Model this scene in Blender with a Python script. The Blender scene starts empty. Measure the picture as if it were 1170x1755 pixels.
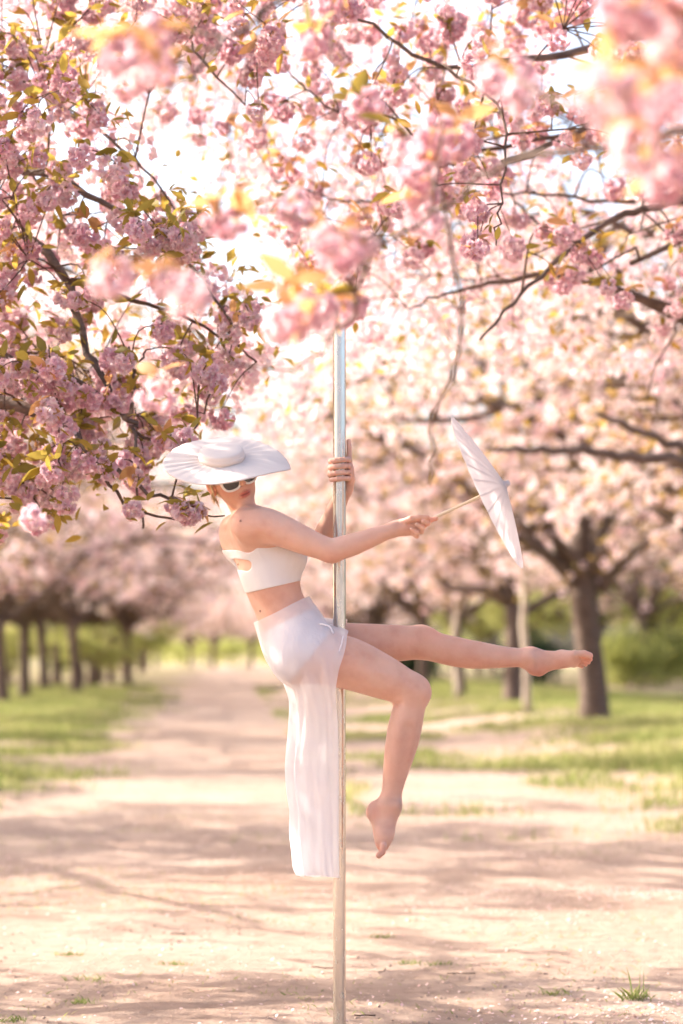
import bpy, math, random
import numpy as np
from mathutils import Vector, Matrix

rad = math.radians
SC = bpy.context.scene
COL = SC.collection

# ------------------------------------------------------------------ camera, sky, sun, exposure
F_PX, CX, HORIZON, CAM_H = 4143.75, 585.0, 1120.0, 1.35      # photograph pixels, metres
D = 8.2875                                                     # distance of the pole (500 px per metre there)
cam = bpy.data.cameras.new('camera')
cam.sensor_fit = 'VERTICAL'; cam.sensor_height = 36; cam.sensor_width = 24; cam.lens = 85
cam.shift_y = (HORIZON - 877.5) / 1755
cam.clip_start = 0.2; cam.clip_end = 3000
cam.dof.use_dof = True; cam.dof.focus_distance = 8.2; cam.dof.aperture_fstop = 2.0
cam_o = bpy.data.objects.new('camera', cam); COL.objects.link(cam_o)
cam_o.location = (0, 0, CAM_H); cam_o.rotation_euler = (rad(90), 0, 0)
SC.camera = cam_o

SUN_FROM = Vector((-0.80, 0.37, 0.55)).normalized()            # direction towards the sun: left, slightly behind the dancer
world = bpy.data.worlds.new('World'); SC.world = world; world.use_nodes = True
wn = world.node_tree.nodes; wl = world.node_tree.links
sky = wn.new('ShaderNodeTexSky'); sky.sky_type = 'NISHITA'; sky.sun_disc = False
sky.sun_elevation = math.asin(SUN_FROM.z); sky.sun_rotation = math.atan2(SUN_FROM.x, SUN_FROM.y)
sky.air_density = 0.7; sky.dust_density = 5.0; sky.ozone_density = 0.3
wl.new(sky.outputs[0], wn['Background'].inputs[0]); wn['Background'].inputs[1].default_value = 0.15
sun = bpy.data.lights.new('sun', 'SUN'); sun.energy = 4.2; sun.angle = rad(0.5); sun.color = (1.0, 0.905, 0.80)
sun_o = bpy.data.objects.new('sun', sun); COL.objects.link(sun_o)
sun_o.rotation_euler = SUN_FROM.to_track_quat('Z', 'Y').to_euler(); sun_o.location = (-20, 10, 20)
SC.view_settings.view_transform = 'Standard'; SC.view_settings.look = 'None'
SC.view_settings.gamma = 1; SC.view_settings.exposure = 1.78
SC.render.engine = 'CYCLES'
SC.cycles.use_denoising = True
SC.cycles.max_bounces = 8; SC.cycles.diffuse_bounces = 3; SC.cycles.transmission_bounces = 6
SC.cycles.transparent_max_bounces = 12; SC.cycles.caustics_reflective = False; SC.cycles.caustics_refractive = False

# ------------------------------------------------------------------ helpers
def P(px, py, dy=0.0):
    """a point dy metres behind the pole's plane that the photograph shows at (px, py)"""
    Y = D + dy
    return np.array([(px - CX) / F_PX * Y, Y, CAM_H + (HORIZON - py) / F_PX * Y])
def PY(px, py, Y): return P(px, py, Y - D)

def tag(o, label=None, category=None, group=None, kind=None):
    if label: o['label'] = label
    if category: o['category'] = category
    if group: o['group'] = group
    if kind: o['kind'] = kind
    return o
def empty(name, loc=(0, 0, 0), label=None, category=None, group=None):
    o = bpy.data.objects.new(name, None); COL.objects.link(o); o.location = loc
    o.empty_display_size = 0.2
    return tag(o, label, category, group)
def mesh(name, V, Q=None, T=None, mat=None, smooth=True, attrs=None):
    V = np.asarray(V, np.float32).reshape(-1, 3)
    Q = np.zeros((0, 4), np.int32) if Q is None else np.asarray(Q, np.int32).reshape(-1, 4)
    T = np.zeros((0, 3), np.int32) if T is None else np.asarray(T, np.int32).reshape(-1, 3)
    me = bpy.data.meshes.new(name)
    me.vertices.add(len(V)); me.vertices.foreach_set('co', V.ravel())
    nl = Q.size + T.size
    me.loops.add(nl); me.loops.foreach_set('vertex_index', np.concatenate([Q.ravel(), T.ravel()]).astype(np.int32))
    me.polygons.add(len(Q) + len(T))
    st = np.concatenate([np.arange(len(Q)) * 4, Q.size + np.arange(len(T)) * 3]).astype(np.int32)
    me.polygons.foreach_set('loop_start', st)
    if smooth: me.polygons.foreach_set('use_smooth', np.ones(len(Q) + len(T), bool))
    if attrs:
        for k, v in attrs.items():
            v = np.asarray(v, np.float32)
            if v.ndim == 1:
                a = me.attributes.new(k, 'FLOAT', 'POINT'); a.data.foreach_set('value', v)
            else:
                a = me.attributes.new(k, 'FLOAT_COLOR', 'POINT')
                a.data.foreach_set('color', np.concatenate([v, np.ones((len(v), 1), np.float32)], 1).ravel())
    me.update(calc_edges=True); me.validate()
    if mat: me.materials.append(mat)
    return me
def obj(name, me, parent=None, loc=None):
    o = bpy.data.objects.new(name, me); COL.objects.link(o)
    if parent: o.parent = parent
    if loc is not None: o.location = loc
    return o
class MB:
    """collects verts/quads/tris"""
    def __init__(s): s.V = []; s.Q = []; s.T = []; s.n = 0
    def add(s, V, Q=None, T=None):
        V = np.asarray(V, float).reshape(-1, 3)
        if Q is not None and len(Q): s.Q.append(np.asarray(Q).reshape(-1, 4) + s.n)
        if T is not None and len(T): s.T.append(np.asarray(T).reshape(-1, 3) + s.n)
        s.V.append(V); s.n += len(V); return s
    def mesh(s, name, mat, smooth=True, attrs=None):
        return mesh(name, np.concatenate(s.V) if s.V else np.zeros((0, 3)), np.concatenate(s.Q) if s.Q else None,
                    np.concatenate(s.T) if s.T else None, mat, smooth, attrs)
def catmull(pts, n=4):
    p = np.asarray(pts, float)
    if len(p) < 3: 
        t = np.linspace(0, 1, n + 1)[:, None]; return p[0] * (1 - t) + p[1] * t
    e = np.concatenate([[2 * p[0] - p[1]], p, [2 * p[-1] - p[-2]]]); out = []
    for i in range(len(p) - 1):
        a, b, c, d = e[i:i + 4]
        for t in np.linspace(0, 1, n, endpoint=False):
            out.append(0.5 * ((2 * b) + (-a + c) * t + (2 * a - 5 * b + 4 * c - d) * t * t + (-a + 3 * b - 3 * c + d) * t ** 3))
    out.append(p[-1]); return np.array(out)
def tube(pts, radii, sides=6, caps=True):
    p = np.asarray(pts, float); n = len(p)
    r = np.broadcast_to(np.asarray(radii, float), (n,))
    tg = np.gradient(p, axis=0); tg /= np.linalg.norm(tg, axis=1)[:, None] + 1e-12
    up = np.array([0, 0, 1.0]) if abs(tg[0][2]) < 0.9 else np.array([1.0, 0, 0])
    u = np.cross(tg[0], up); u /= np.linalg.norm(u); rings = []
    a = np.arange(sides) / sides * 2 * np.pi
    for i in range(n):
        u = u - tg[i] * (u @ tg[i]); u /= np.linalg.norm(u) + 1e-12
        v = np.cross(tg[i], u)
        rings.append(p[i] + r[i] * (np.cos(a)[:, None] * u + np.sin(a)[:, None] * v))
    V = np.concatenate(rings); k = np.arange(sides); k2 = (k + 1) % sides
    Q = np.concatenate([np.stack([i * sides + k, i * sides + k2, (i + 1) * sides + k2, (i + 1) * sides + k], 1) for i in range(n - 1)])
    T = None
    if caps:
        V = np.concatenate([V, [p[0], p[-1]]]); b = n * sides
        T = np.concatenate([np.stack([k2, k, np.full(sides, b)], 1), np.stack([(n - 1) * sides + k, (n - 1) * sides + k2, np.full(sides, b + 1)], 1)])
    return V, Q, T
def lathe(profile, sides=32):
    """profile rows (radius, height) round local z"""
    a = np.arange(sides) / sides * 2 * np.pi; pr = np.asarray(profile, float); n = len(pr)
    V = np.concatenate([np.stack([r * np.cos(a), r * np.sin(a), np.full(sides, z)], 1) for r, z in pr])
    k = np.arange(sides); k2 = (k + 1) % sides
    Q = np.concatenate([np.stack([i * sides + k, i * sides + k2, (i + 1) * sides + k2, (i + 1) * sides + k], 1) for i in range(n - 1)])
    return V, Q
def frame(z, x=None):
    z = np.asarray(z, float); z = z / np.linalg.norm(z)
    x = np.array([1.0, 0, 0]) if x is None else np.asarray(x, float)
    x = x - z * (x @ z); x /= np.linalg.norm(x)
    return np.stack([x, np.cross(z, x), z])          # rows are the axes
def unit(v): v = np.asarray(v, float); return v / np.linalg.norm(v)

# ------------------------------------------------------------------ materials
def new_mat(name):
    m = bpy.data.materials.new(name); m.use_nodes = True
    nt = m.node_tree; nt.nodes.clear()
    out = nt.nodes.new('ShaderNodeOutputMaterial')
    def N(t, **kw):
        n = nt.nodes.new(t)
        for k, v in kw.items():
            if k.startswith('i_'):
                key = k[2:]; key = int(key) if key.isdigit() else key.replace('_', ' ')
                n.inputs[key].default_value = v
            else: setattr(n, k, v)
        return n
    return m, nt, out, N, nt.links.new
def ramp(N, stops, interp='LINEAR'):
    r = N('ShaderNodeValToRGB'); e = r.color_ramp.elements; r.color_ramp.interpolation = interp
    while len(e) < len(stops): e.new(0.5)
    for el, (p, c) in zip(e, stops): el.position = p; el.color = (*c, 1)
    return r
def leafy(name, stops, trans, tcol=None, per_object=True, rough=0.6, spec=0.2):
    """thin petals or leaves: island-by-island colour, light passes through"""
    m, nt, out, N, L = new_mat(name)
    g = N('ShaderNodeNewGeometry'); oi = N('ShaderNodeObjectInfo'); at = N('ShaderNodeAttribute', attribute_name='tint')
    a1 = N('ShaderNodeMath', operation='MULTIPLY', i_1=0.5); L(g.outputs['Random Per Island'], a1.inputs[0])
    a2 = N('ShaderNodeMath', operation='MULTIPLY_ADD', i_1=0.25); L(oi.outputs['Random'], a2.inputs[0]); L(a1.outputs[0], a2.inputs[2])
    a3 = N('ShaderNodeMath', operation='MULTIPLY_ADD', i_1=0.4); L(at.outputs['Fac'], a3.inputs[0]); L(a2.outputs[0], a3.inputs[2])
    r = ramp(N, stops); L(a3.outputs[0], r.inputs[0])
    p = N('ShaderNodeBsdfPrincipled', i_Roughness=rough); p.inputs['Specular IOR Level'].default_value = spec
    t = N('ShaderNodeBsdfTranslucent'); mx = N('ShaderNodeMixShader', i_0=trans)
    L(r.outputs[0], p.inputs['Base Color'])
    if tcol is None: L(r.outputs[0], t.inputs[0])
    else:
        mc = N('ShaderNodeMixRGB', blend_type='MIX', i_0=0.5); L(r.outputs[0], mc.inputs[1]); mc.inputs[2].default_value = (*tcol, 1); L(mc.outputs[0], t.inputs[0])
    L(p.outputs[0], mx.inputs[1]); L(t.outputs[0], mx.inputs[2]); L(mx.outputs[0], out.inputs[0])
    return m
M = {}
M['petal'] = leafy('cherry_petal', [(0.0, (0.67, 0.33, 0.40)), (0.2, (0.79, 0.50, 0.56)), (0.5, (0.88, 0.70, 0.71)), (1.0, (0.95, 0.88, 0.83))], 0.38, rough=0.4, spec=0.4)
M['leaf'] = leafy('cherry_leaf', [(0.0, (0.10, 0.12, 0.03)), (0.4, (0.22, 0.21, 0.045)), (0.7, (0.38, 0.25, 0.05)), (1.0, (0.52, 0.27, 0.07))], 0.5, (0.70, 0.46, 0.09))
M['bronze_leaf'] = leafy('young_bronze_leaf', [(0.0, (0.34, 0.22, 0.06)), (0.5, (0.52, 0.28, 0.11)), (1.0, (0.64, 0.34, 0.18))], 0.5, (0.85, 0.50, 0.24))
M['golden_leaf'] = leafy('golden_leaf', [(0.0, (0.10, 0.095, 0.025)), (0.35, (0.24, 0.19, 0.04)), (0.7, (0.45, 0.27, 0.055)), (1.0, (0.58, 0.31, 0.08))], 0.45, (0.75, 0.46, 0.09))
M['green_leaf'] = leafy('fresh_leaf', [(0.0, (0.16, 0.19, 0.05)), (0.5, (0.29, 0.32, 0.09)), (1.0, (0.44, 0.43, 0.16))], 0.5, (0.62, 0.62, 0.20))
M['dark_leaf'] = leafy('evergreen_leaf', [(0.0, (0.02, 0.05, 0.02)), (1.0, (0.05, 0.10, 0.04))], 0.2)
M['grass'] = leafy('grass_blade', [(0.0, (0.10, 0.14, 0.035)), (0.45, (0.21, 0.255, 0.07)), (0.75, (0.36, 0.36, 0.13)), (1.0, (0.52, 0.44, 0.25))], 0.40)
M['fallen'] = leafy('fallen_petal', [(0.0, (0.55, 0.33, 0.24)), (0.5, (0.80, 0.55, 0.50)), (1.0, (0.92, 0.78, 0.75))], 0.2)

def bark(name, c1, c2, scale=7.0):
    m, nt, out, N, L = new_mat(name)
    tc = N('ShaderNodeTexCoord'); mp = N('ShaderNodeMapping'); mp.inputs['Scale'].default_value = (1, 1, 2.2)
    L(tc.outputs['Object'], mp.inputs[0])
    n1 = N('ShaderNodeTexNoise', i_Scale=scale, i_Detail=8, i_Roughness=0.65); L(mp.outputs[0], n1.inputs[0])
    n2 = N('ShaderNodeTexNoise', i_Scale=scale * 5, i_Detail=4); L(mp.outputs[0], n2.inputs[0])
    r = ramp(N, [(0.3, c1), (0.7, c2)]); L(n1.outputs[0], r.inputs[0])
    b = N('ShaderNodeBump', i_Strength=0.7, i_Distance=0.02); L(n2.outputs[0], b.inputs['Height'])
    p = N('ShaderNodeBsdfPrincipled', i_Roughness=0.85); p.inputs['Specular IOR Level'].default_value = 0.2
    L(r.outputs[0], p.inputs['Base Color']); L(b.outputs[0], p.inputs['Normal']); L(p.outputs[0], out.inputs[0])
    return m
M['bark'] = bark('cherry_bark', (0.075, 0.053, 0.043), (0.20, 0.145, 0.115))
M['twig'] = bark('cherry_twig', (0.07, 0.042, 0.032), (0.19, 0.12, 0.085), 30)
M['pale_bark'] = bark('pale_bark', (0.40, 0.33, 0.26), (0.62, 0.54, 0.44))

def plain(name, col, rough=0.5, metal=0.0, spec=0.5, noise=None, bump=None, **kw):
    m, nt, out, N, L = new_mat(name)
    p = N('ShaderNodeBsdfPrincipled', i_Roughness=rough, i_Metallic=metal); p.inputs['Specular IOR Level'].default_value = spec
    p.inputs['Base Color'].default_value = (*col, 1)
    tc = N('ShaderNodeTexCoord')
    if noise:
        sc, amt = noise
        n = N('ShaderNodeTexNoise', i_Scale=sc, i_Detail=5); L(tc.outputs['Object'], n.inputs[0])
        r = ramp(N, [(0.3, tuple(c * (1 - amt) for c in col)), (0.7, tuple(min(1, c * (1 + amt)) for c in col))]); L(n.outputs[0], r.inputs[0])
        L(r.outputs[0], p.inputs['Base Color'])
    if bump:
        sc, st, ds = bump
        n = N('ShaderNodeTexNoise', i_Scale=sc, i_Detail=6); L(tc.outputs['Object'], n.inputs[0])
        b = N('ShaderNodeBump', i_Strength=st, i_Distance=ds); L(n.outputs[0], b.inputs['Height']); L(b.outputs[0], p.inputs['Normal'])
    for k, v in kw.items(): p.inputs[k.replace('_', ' ')].default_value = v
    L(p.outputs[0], out.inputs[0]); return m
M['steel'] = plain('polished_steel', (0.68, 0.64, 0.58), 0.16, 1.0, bump=(25, 0.02, 0.002))
nt_s = M['steel'].node_tree; p_s = [n for n in nt_s.nodes if n.type == 'BSDF_PRINCIPLED'][0]
tc_s = nt_s.nodes.new('ShaderNodeTexCoord'); mp_s = nt_s.nodes.new('ShaderNodeMapping'); mp_s.inputs['Scale'].default_value = (6, 6, 2); ns_s = nt_s.nodes.new('ShaderNodeTexNoise'); ns_s.inputs['Scale'].default_value = 9; ns_s.inputs['Detail'].default_value = 7
mr_s = nt_s.nodes.new('ShaderNodeMapRange'); mr_s.inputs[1].default_value = 0.35; mr_s.inputs[2].default_value = 0.7; mr_s.inputs[3].default_value = 0.18; mr_s.inputs[4].default_value = 0.30
nt_s.links.new(tc_s.outputs['Object'], mp_s.inputs[0]); nt_s.links.new(mp_s.outputs[0], ns_s.inputs[0]); nt_s.links.new(ns_s.outputs[0], mr_s.inputs[0]); nt_s.links.new(mr_s.outputs[0], p_s.inputs['Roughness'])
M['white_frame'] = plain('white_acetate', (0.80, 0.76, 0.70), 0.3)
M['lens'] = plain('dark_lens', (0.02, 0.018, 0.018), 0.06, spec=0.8)
M['bamboo'] = plain('pale_bamboo', (0.72, 0.58, 0.40), 0.45, noise=(40, 0.12))
M['hair'] = plain('blond_hair', (0.66, 0.48, 0.27), 0.45, noise=(120, 0.35), bump=(150, 0.5, 0.003))
M['steel_dark'] = plain('painted_base', (0.08, 0.08, 0.08), 0.5)

def skin_mat():
    m, nt, out, N, L = new_mat('skin')
    at = N('ShaderNodeAttribute', attribute_name='skin_colour'); tc = N('ShaderNodeTexCoord')
    n = N('ShaderNodeTexNoise', i_Scale=14, i_Detail=4); L(tc.outputs['Object'], n.inputs[0])
    r = ramp(N, [(0.25, (0.90, 0.80, 0.77)), (0.5, (1.0, 0.97, 0.95)), (0.75, (1.06, 1.05, 1.04))]); L(n.outputs[0], r.inputs[0])
    mx = N('ShaderNodeMixRGB', blend_type='MULTIPLY', i_0=1.0); L(at.outputs['Color'], mx.inputs[1]); L(r.outputs[0], mx.inputs[2])
    n4 = N('ShaderNodeTexNoise', i_Scale=4.5, i_Detail=6, i_Roughness=0.6); L(tc.outputs['Object'], n4.inputs[0])
    r4 = ramp(N, [(0.35, (0.95, 0.84, 0.80)), (0.55, (1.0, 1.0, 1.0)), (0.7, (1.04, 1.02, 0.98))]); L(n4.outputs[0], r4.inputs[0])
    mx4 = N('ShaderNodeMixRGB', blend_type='MULTIPLY', i_0=0.8); L(mx.outputs[0], mx4.inputs[1]); L(r4.outputs[0], mx4.inputs[2]); mx = mx4
    n2 = N('ShaderNodeTexNoise', i_Scale=110, i_Detail=6, i_Roughness=0.6); L(tc.outputs['Object'], n2.inputs[0])
    b = N('ShaderNodeBump', i_Strength=0.4, i_Distance=0.003); L(n2.outputs[0], b.inputs['Height'])
    p = N('ShaderNodeBsdfPrincipled', i_Roughness=0.48); p.inputs['Specular IOR Level'].default_value = 0.35
    p.inputs['Subsurface Weight'].default_value = 0.25; p.inputs['Subsurface Radius'].default_value = (1.0, 0.35, 0.18); p.inputs['Subsurface Scale'].default_value = 0.012
    L(mx.outputs[0], p.inputs['Base Color']); L(b.outputs[0], p.inputs['Normal']); L(p.outputs[0], out.inputs[0]); return m
M['skin'] = skin_mat()
def cloth(name, col, trans=0.25, clear=0.0, weave=900, rough=0.8, crease=0.0):
    m, nt, out, N, L = new_mat(name)
    tc = N('ShaderNodeTexCoord'); n = N('ShaderNodeTexNoise', i_Scale=weave, i_Detail=2); L(tc.outputs['Object'], n.inputs[0])
    b = N('ShaderNodeBump', i_Strength=0.15, i_Distance=0.001); L(n.outputs[0], b.inputs['Height'])
    if crease:
        mp = N('ShaderNodeMapping'); mp.inputs['Scale'].default_value = (26, 26, 5); L(tc.outputs['Object'], mp.inputs[0])
        nc = N('ShaderNodeTexNoise', i_Scale=1.0, i_Detail=5, i_Roughness=0.55, i_Distortion=0.6); L(mp.outputs[0], nc.inputs[0])
        b2 = N('ShaderNodeBump', i_Strength=crease, i_Distance=0.012); L(nc.outputs[0], b2.inputs['Height']); L(b2.outputs[0], b.inputs['Normal'])
    p = N('ShaderNodeBsdfPrincipled', i_Roughness=rough); p.inputs['Base Color'].default_value = (*col, 1); p.inputs['Specular IOR Level'].default_value = 0.2
    p.inputs['Sheen Weight'].default_value = 0.08
    t = N('ShaderNodeBsdfTranslucent'); t.inputs[0].default_value = (*col, 1)
    L(b.outputs[0], p.inputs['Normal'])
    mx = N('ShaderNodeMixShader', i_0=trans); L(p.outputs[0], mx.inputs[1]); L(t.outputs[0], mx.inputs[2]); last = mx
    if clear:
        tr = N('ShaderNodeBsdfTransparent'); m2 = N('ShaderNodeMixShader', i_0=clear)
        L(mx.outputs[0], m2.inputs[1]); L(tr.outputs[0], m2.inputs[2]); last = m2
    L(last.outputs[0], out.inputs[0]); return m
M['top'] = cloth('ribbed_white_jersey', (0.79, 0.74, 0.70), 0.05, crease=0.3)
M['sheer'] = cloth('sheer_white_chiffon', (0.91, 0.87, 0.87), 0.42, 0.30, crease=0.8, rough=0.95)
M['waistband'] = cloth('white_waistband', (0.82, 0.78, 0.80), 0.15)
M['hat'] = cloth('ivory_hat_fabric', (0.80, 0.69, 0.61), 0.12, weave=500)
M['paper'] = cloth('white_parasol_paper', (0.82, 0.75, 0.73), 0.52, weave=300)

def ground_mat():
    m, nt, out, N, L = new_mat('sandy_earth')
    tc = N('ShaderNodeTexCoord'); at = N('ShaderNodeAttribute', attribute_name='grassy')
    n1 = N('ShaderNodeTexNoise', i_Scale=0.6, i_Detail=9, i_Roughness=0.62); L(tc.outputs['Object'], n1.inputs[0])
    n2 = N('ShaderNodeTexNoise', i_Scale=9, i_Detail=8, i_Roughness=0.7); L(tc.outputs['Object'], n2.inputs[0])
    n3 = N('ShaderNodeTexNoise', i_Scale=70, i_Detail=5, i_Roughness=0.7); L(tc.outputs['Object'], n3.inputs[0])
    r1 = ramp(N, [(0.3, (0.37, 0.260, 0.200)), (0.55, (0.45, 0.338, 0.270)), (0.75, (0.51, 0.392, 0.320))]); L(n1.outputs[0], r1.inputs[0])
    r2 = ramp(N, [(0.30, (0.62, 0.57, 0.52)), (0.48, (0.97, 0.96, 0.95)), (0.7, (1.15, 1.13, 1.11))]); L(n2.outputs[0], r2.inputs[0])
    mx = N('ShaderNodeMixRGB', blend_type='MULTIPLY', i_0=0.8); L(r1.outputs[0], mx.inputs[1]); L(r2.outputs[0], mx.inputs[2])
    r3 = ramp(N, [(0.3, (0.13, 0.13, 0.045)), (0.7, (0.21, 0.20, 0.07))]); L(n2.outputs[0], r3.inputs[0])
    m2 = N('ShaderNodeMixRGB', blend_type='MIX'); L(at.outputs['Fac'], m2.inputs[0]); L(mx.outputs[0], m2.inputs[1]); L(r3.outputs[0], m2.inputs[2])
    ad = N('ShaderNodeMath', operation='MULTIPLY_ADD', i_1=0.35); L(n3.outputs[0], ad.inputs[0]); L(n2.outputs[0], ad.inputs[2])
    b = N('ShaderNodeBump', i_Strength=0.9, i_Distance=0.05); L(ad.outputs[0], b.inputs['Height'])
    p = N('ShaderNodeBsdfPrincipled', i_Roughness=0.95); p.inputs['Specular IOR Level'].default_value = 0.1
    L(m2.outputs[0], p.inputs['Base Color']); L(b.outputs[0], p.inputs['Normal']); L(p.outputs[0], out.inputs[0]); return m
M['ground'] = ground_mat()

# ------------------------------------------------------------------ ground
SLOPE = -0.047                                       # the avenue runs slightly to the left of the view
def axis_x(y): return SLOPE * y
def vnoise(x, y, s, seed=0):
    x = np.asarray(x, float) * s + seed * 17.13; y = np.asarray(y, float) * s + seed * 7.77
    xi = np.floor(x); yi = np.floor(y); fx = x - xi; fy = y - yi
    def h(a, b): v = np.sin(a * 127.1 + b * 311.7 + seed) * 43758.5453; return v - np.floor(v)
    u = fx * fx * (3 - 2 * fx); v = fy * fy * (3 - 2 * fy)
    return (h(xi, yi) * (1 - u) + h(xi + 1, yi) * u) * (1 - v) + (h(xi, yi + 1) * (1 - u) + h(xi + 1, yi + 1) * u) * v
def sstep(a, b, x): t = np.clip((x - a) / (b - a), 0, 1); return t * t * (3 - 2 * t)
def ground_z(x, y):
    o = np.asarray(x) - axis_x(np.asarray(y))
    z = 0.22 * sstep(3.2, 6.0, o) * sstep(14, 34, y) + 0.05 * sstep(2.0, 4.0, -o) * sstep(16, 30, y)
    z = z + 0.05 * (vnoise(x, y, 0.35, 1) - 0.5) + 0.035 * (vnoise(x, y, 1.1, 2) - 0.5) + 0.018 * (vnoise(x, y, 3.1, 3) - 0.5)
    return z
def grassy(x, y):
    o = np.asarray(x) - axis_x(np.asarray(y)); y = np.asarray(y)
    nz = (vnoise(x, y, 0.45, 5) - 0.5) * 2.2 + (vnoise(x, y, 1.7, 6) - 0.5) * 1.2
    left = sstep(1.7, 3.0, -o + nz) * sstep(19, 25, y + 3 * nz)
    right = sstep(3.2, 5.0, o + nz - 0.03 * np.clip(y - 20, 0, 60)) * sstep(16, 21, y + 2 * nz)
    patch = 0.75 * sstep(0.66, 0.80, vnoise(x, y, 0.8, 9)) * sstep(16, 30, y) * (o > 1.0)
    bare = sstep(0.36, 0.58, vnoise(x, y, 0.55, 13) * 0.6 + vnoise(x, y, 1.9, 14) * 0.4)
    return np.clip(np.maximum(np.maximum(left, right) * (0.14 + 0.86 * bare), patch), 0, 1)
gx = np.concatenate([-np.geomspace(900, 6.2, 26), np.arange(-6, 6.01, 0.12), np.geomspace(6.2, 900, 26)])
gy = np.concatenate([-np.geomspace(600, 2.2, 14), np.arange(-2, 8, 0.5), np.arange(8, 22, 0.12), np.arange(22, 60, 0.4), np.arange(60, 200, 2), np.geomspace(205, 2500, 24)])
GX, GY = np.meshgrid(gx, gy); GZ = ground_z(GX, GY)
ni, nj = GX.shape; ii, jj = np.meshgrid(np.arange(ni - 1), np.arange(nj - 1), indexing='ij')
a0 = (ii * nj + jj).ravel()
GQ = np.stack([a0, a0 + 1, a0 + nj + 1, a0 + nj], 1)
g = obj('ground', mesh('ground', np.stack([GX, GY, GZ], -1), GQ, mat=M['ground'], attrs={'grassy': grassy(GX, GY).ravel()}))
tag(g, 'pale sandy avenue with grassy verges under the cherry trees', kind='structure')

# ------------------------------------------------------------------ blossom, leaf and grass shapes
def petal_quads(rng, centre, normals_up, length, width):
    """one petal per row of normals_up (outward direction): a folded diamond"""
    n = len(normals_up); d = normals_up
    r = rng.normal(size=(n, 3)); s = np.cross(d, r); s /= np.linalg.norm(s, axis=1)[:, None]
    w = np.cross(d, s)
    L = length * rng.uniform(0.8, 1.15, (n, 1)); W = width * rng.uniform(0.8, 1.15, (n, 1))
    a = centre; b = a + d * L * 0.6 + s * W * 0.5 + w * L * 0.12; c = a + d * L; e = a + d * L * 0.6 - s * W * 0.5 + w * L * 0.12
    return np.stack([a, b, c, e], 1).reshape(-1, 3)
def ball_dirs(rng, n):
    i = np.arange(n) + 0.5; ph = np.arccos(1 - 2 * i / n); th = np.pi * (1 + 5 ** 0.5) * i + rng.uniform(0, 6.28)
    d = np.stack([np.cos(th) * np.sin(ph), np.sin(th) * np.sin(ph), np.cos(ph)], 1)
    d += rng.normal(0, 0.15, d.shape); return d / np.linalg.norm(d, axis=1)[:, None]
def flower(rng, axis, pos, n, r):
    ax = unit(axis); fr = frame(ax, rng.normal(size=3))
    i = np.arange(n); th = i * 2.39996 + rng.uniform(0, 6.28); el = np.linspace(0.12, 1.35, n) + rng.normal(0, 0.1, n)   # from spread to upright
    d = np.cos(th)[:, None] * np.cos(el)[:, None] * fr[0] + np.sin(th)[:, None] * np.cos(el)[:, None] * fr[1] + np.sin(el)[:, None] * fr[2]
    return petal_quads(rng, pos + d * r * 0.12, d, r, r * 0.95)
def make_cluster(rng, nf, npet, fr_, spread):
    V = []
    for d in ball_dirs(rng, nf):
        d = d * np.array([1, 1, 0.85]); p = d * spread * rng.uniform(0.8, 1.1) + np.array([0, 0, -spread * 0.8])
        V.append(flower(rng, d + np.array([0, 0, -0.35]), p, npet, fr_ * rng.uniform(0.85, 1.1)))
    V = np.concatenate(V); return V, np.arange(len(V)).reshape(-1, 4)
rngc = np.random.default_rng(5)
CL0 = [make_cluster(rngc, 11, 16, 0.030, 0.043) for _ in range(5)]
CL1 = [make_cluster(rngc, 5, 6, 0.038, 0.045) for _ in range(4)]
CL2 = [make_cluster(rngc, 4, 5, 0.058, 0.055) for _ in range(4)]
def one_leaf(L, W, bend=0.15):
    """pointed leaf along +x folded on its midrib"""
    xs = np.array([0, 0.18, 0.5, 0.8, 1.0]) * L; ws = np.array([0, 0.36, 0.5, 0.28, 0]) * W
    mid = np.stack([xs, 0 * xs, -bend * xs * xs / L], 1); V = [mid[0]]
    for i in range(1, 4):
        V += [mid[i] + [0, ws[i], 0.18 * ws[i]], mid[i], mid[i] + [0, -ws[i], 0.18 * ws[i]]]
    V.append(mid[4]); V = np.array(V)
    T = [[0, 2, 1], [0, 3, 2], [7, 8, 10], [8, 9, 10]]; Q = [[1, 2, 5, 4], [2, 3, 6, 5], [4, 5, 8, 7], [5, 6, 9, 8]]
    return V, np.array(Q), np.array(T)
def euler(rng, n): return random_rot(rng, n)
def random_rot(rng, n):
    q = rng.normal(size=(n, 4)); q /= np.linalg.norm(q, axis=1)[:, None]; w, x, y, z = q.T
    return np.stack([np.stack([1 - 2 * (y * y + z * z), 2 * (x * y - z * w), 2 * (x * z + y * w)], 1),
                     np.stack([2 * (x * y + z * w), 1 - 2 * (x * x + z * z), 2 * (y * z - x * w)], 1),
                     np.stack([2 * (x * z - y * w), 2 * (y * z + x * w), 1 - 2 * (x * x + y * y)], 1)], 1)
def rotz_tilt(rng, n, tilt=0.5):
    a = rng.uniform(0, 2 * np.pi, n); b = rng.normal(0, tilt, n); c = rng.normal(0, tilt, n)
    out = np.zeros((n, 3, 3))
    for i in range(n): out[i] = np.array((Matrix.Rotation(a[i], 3, 'Z') @ Matrix.Rotation(b[i], 3, 'Y') @ Matrix.Rotation(c[i], 3, 'X')))
    return out
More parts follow.
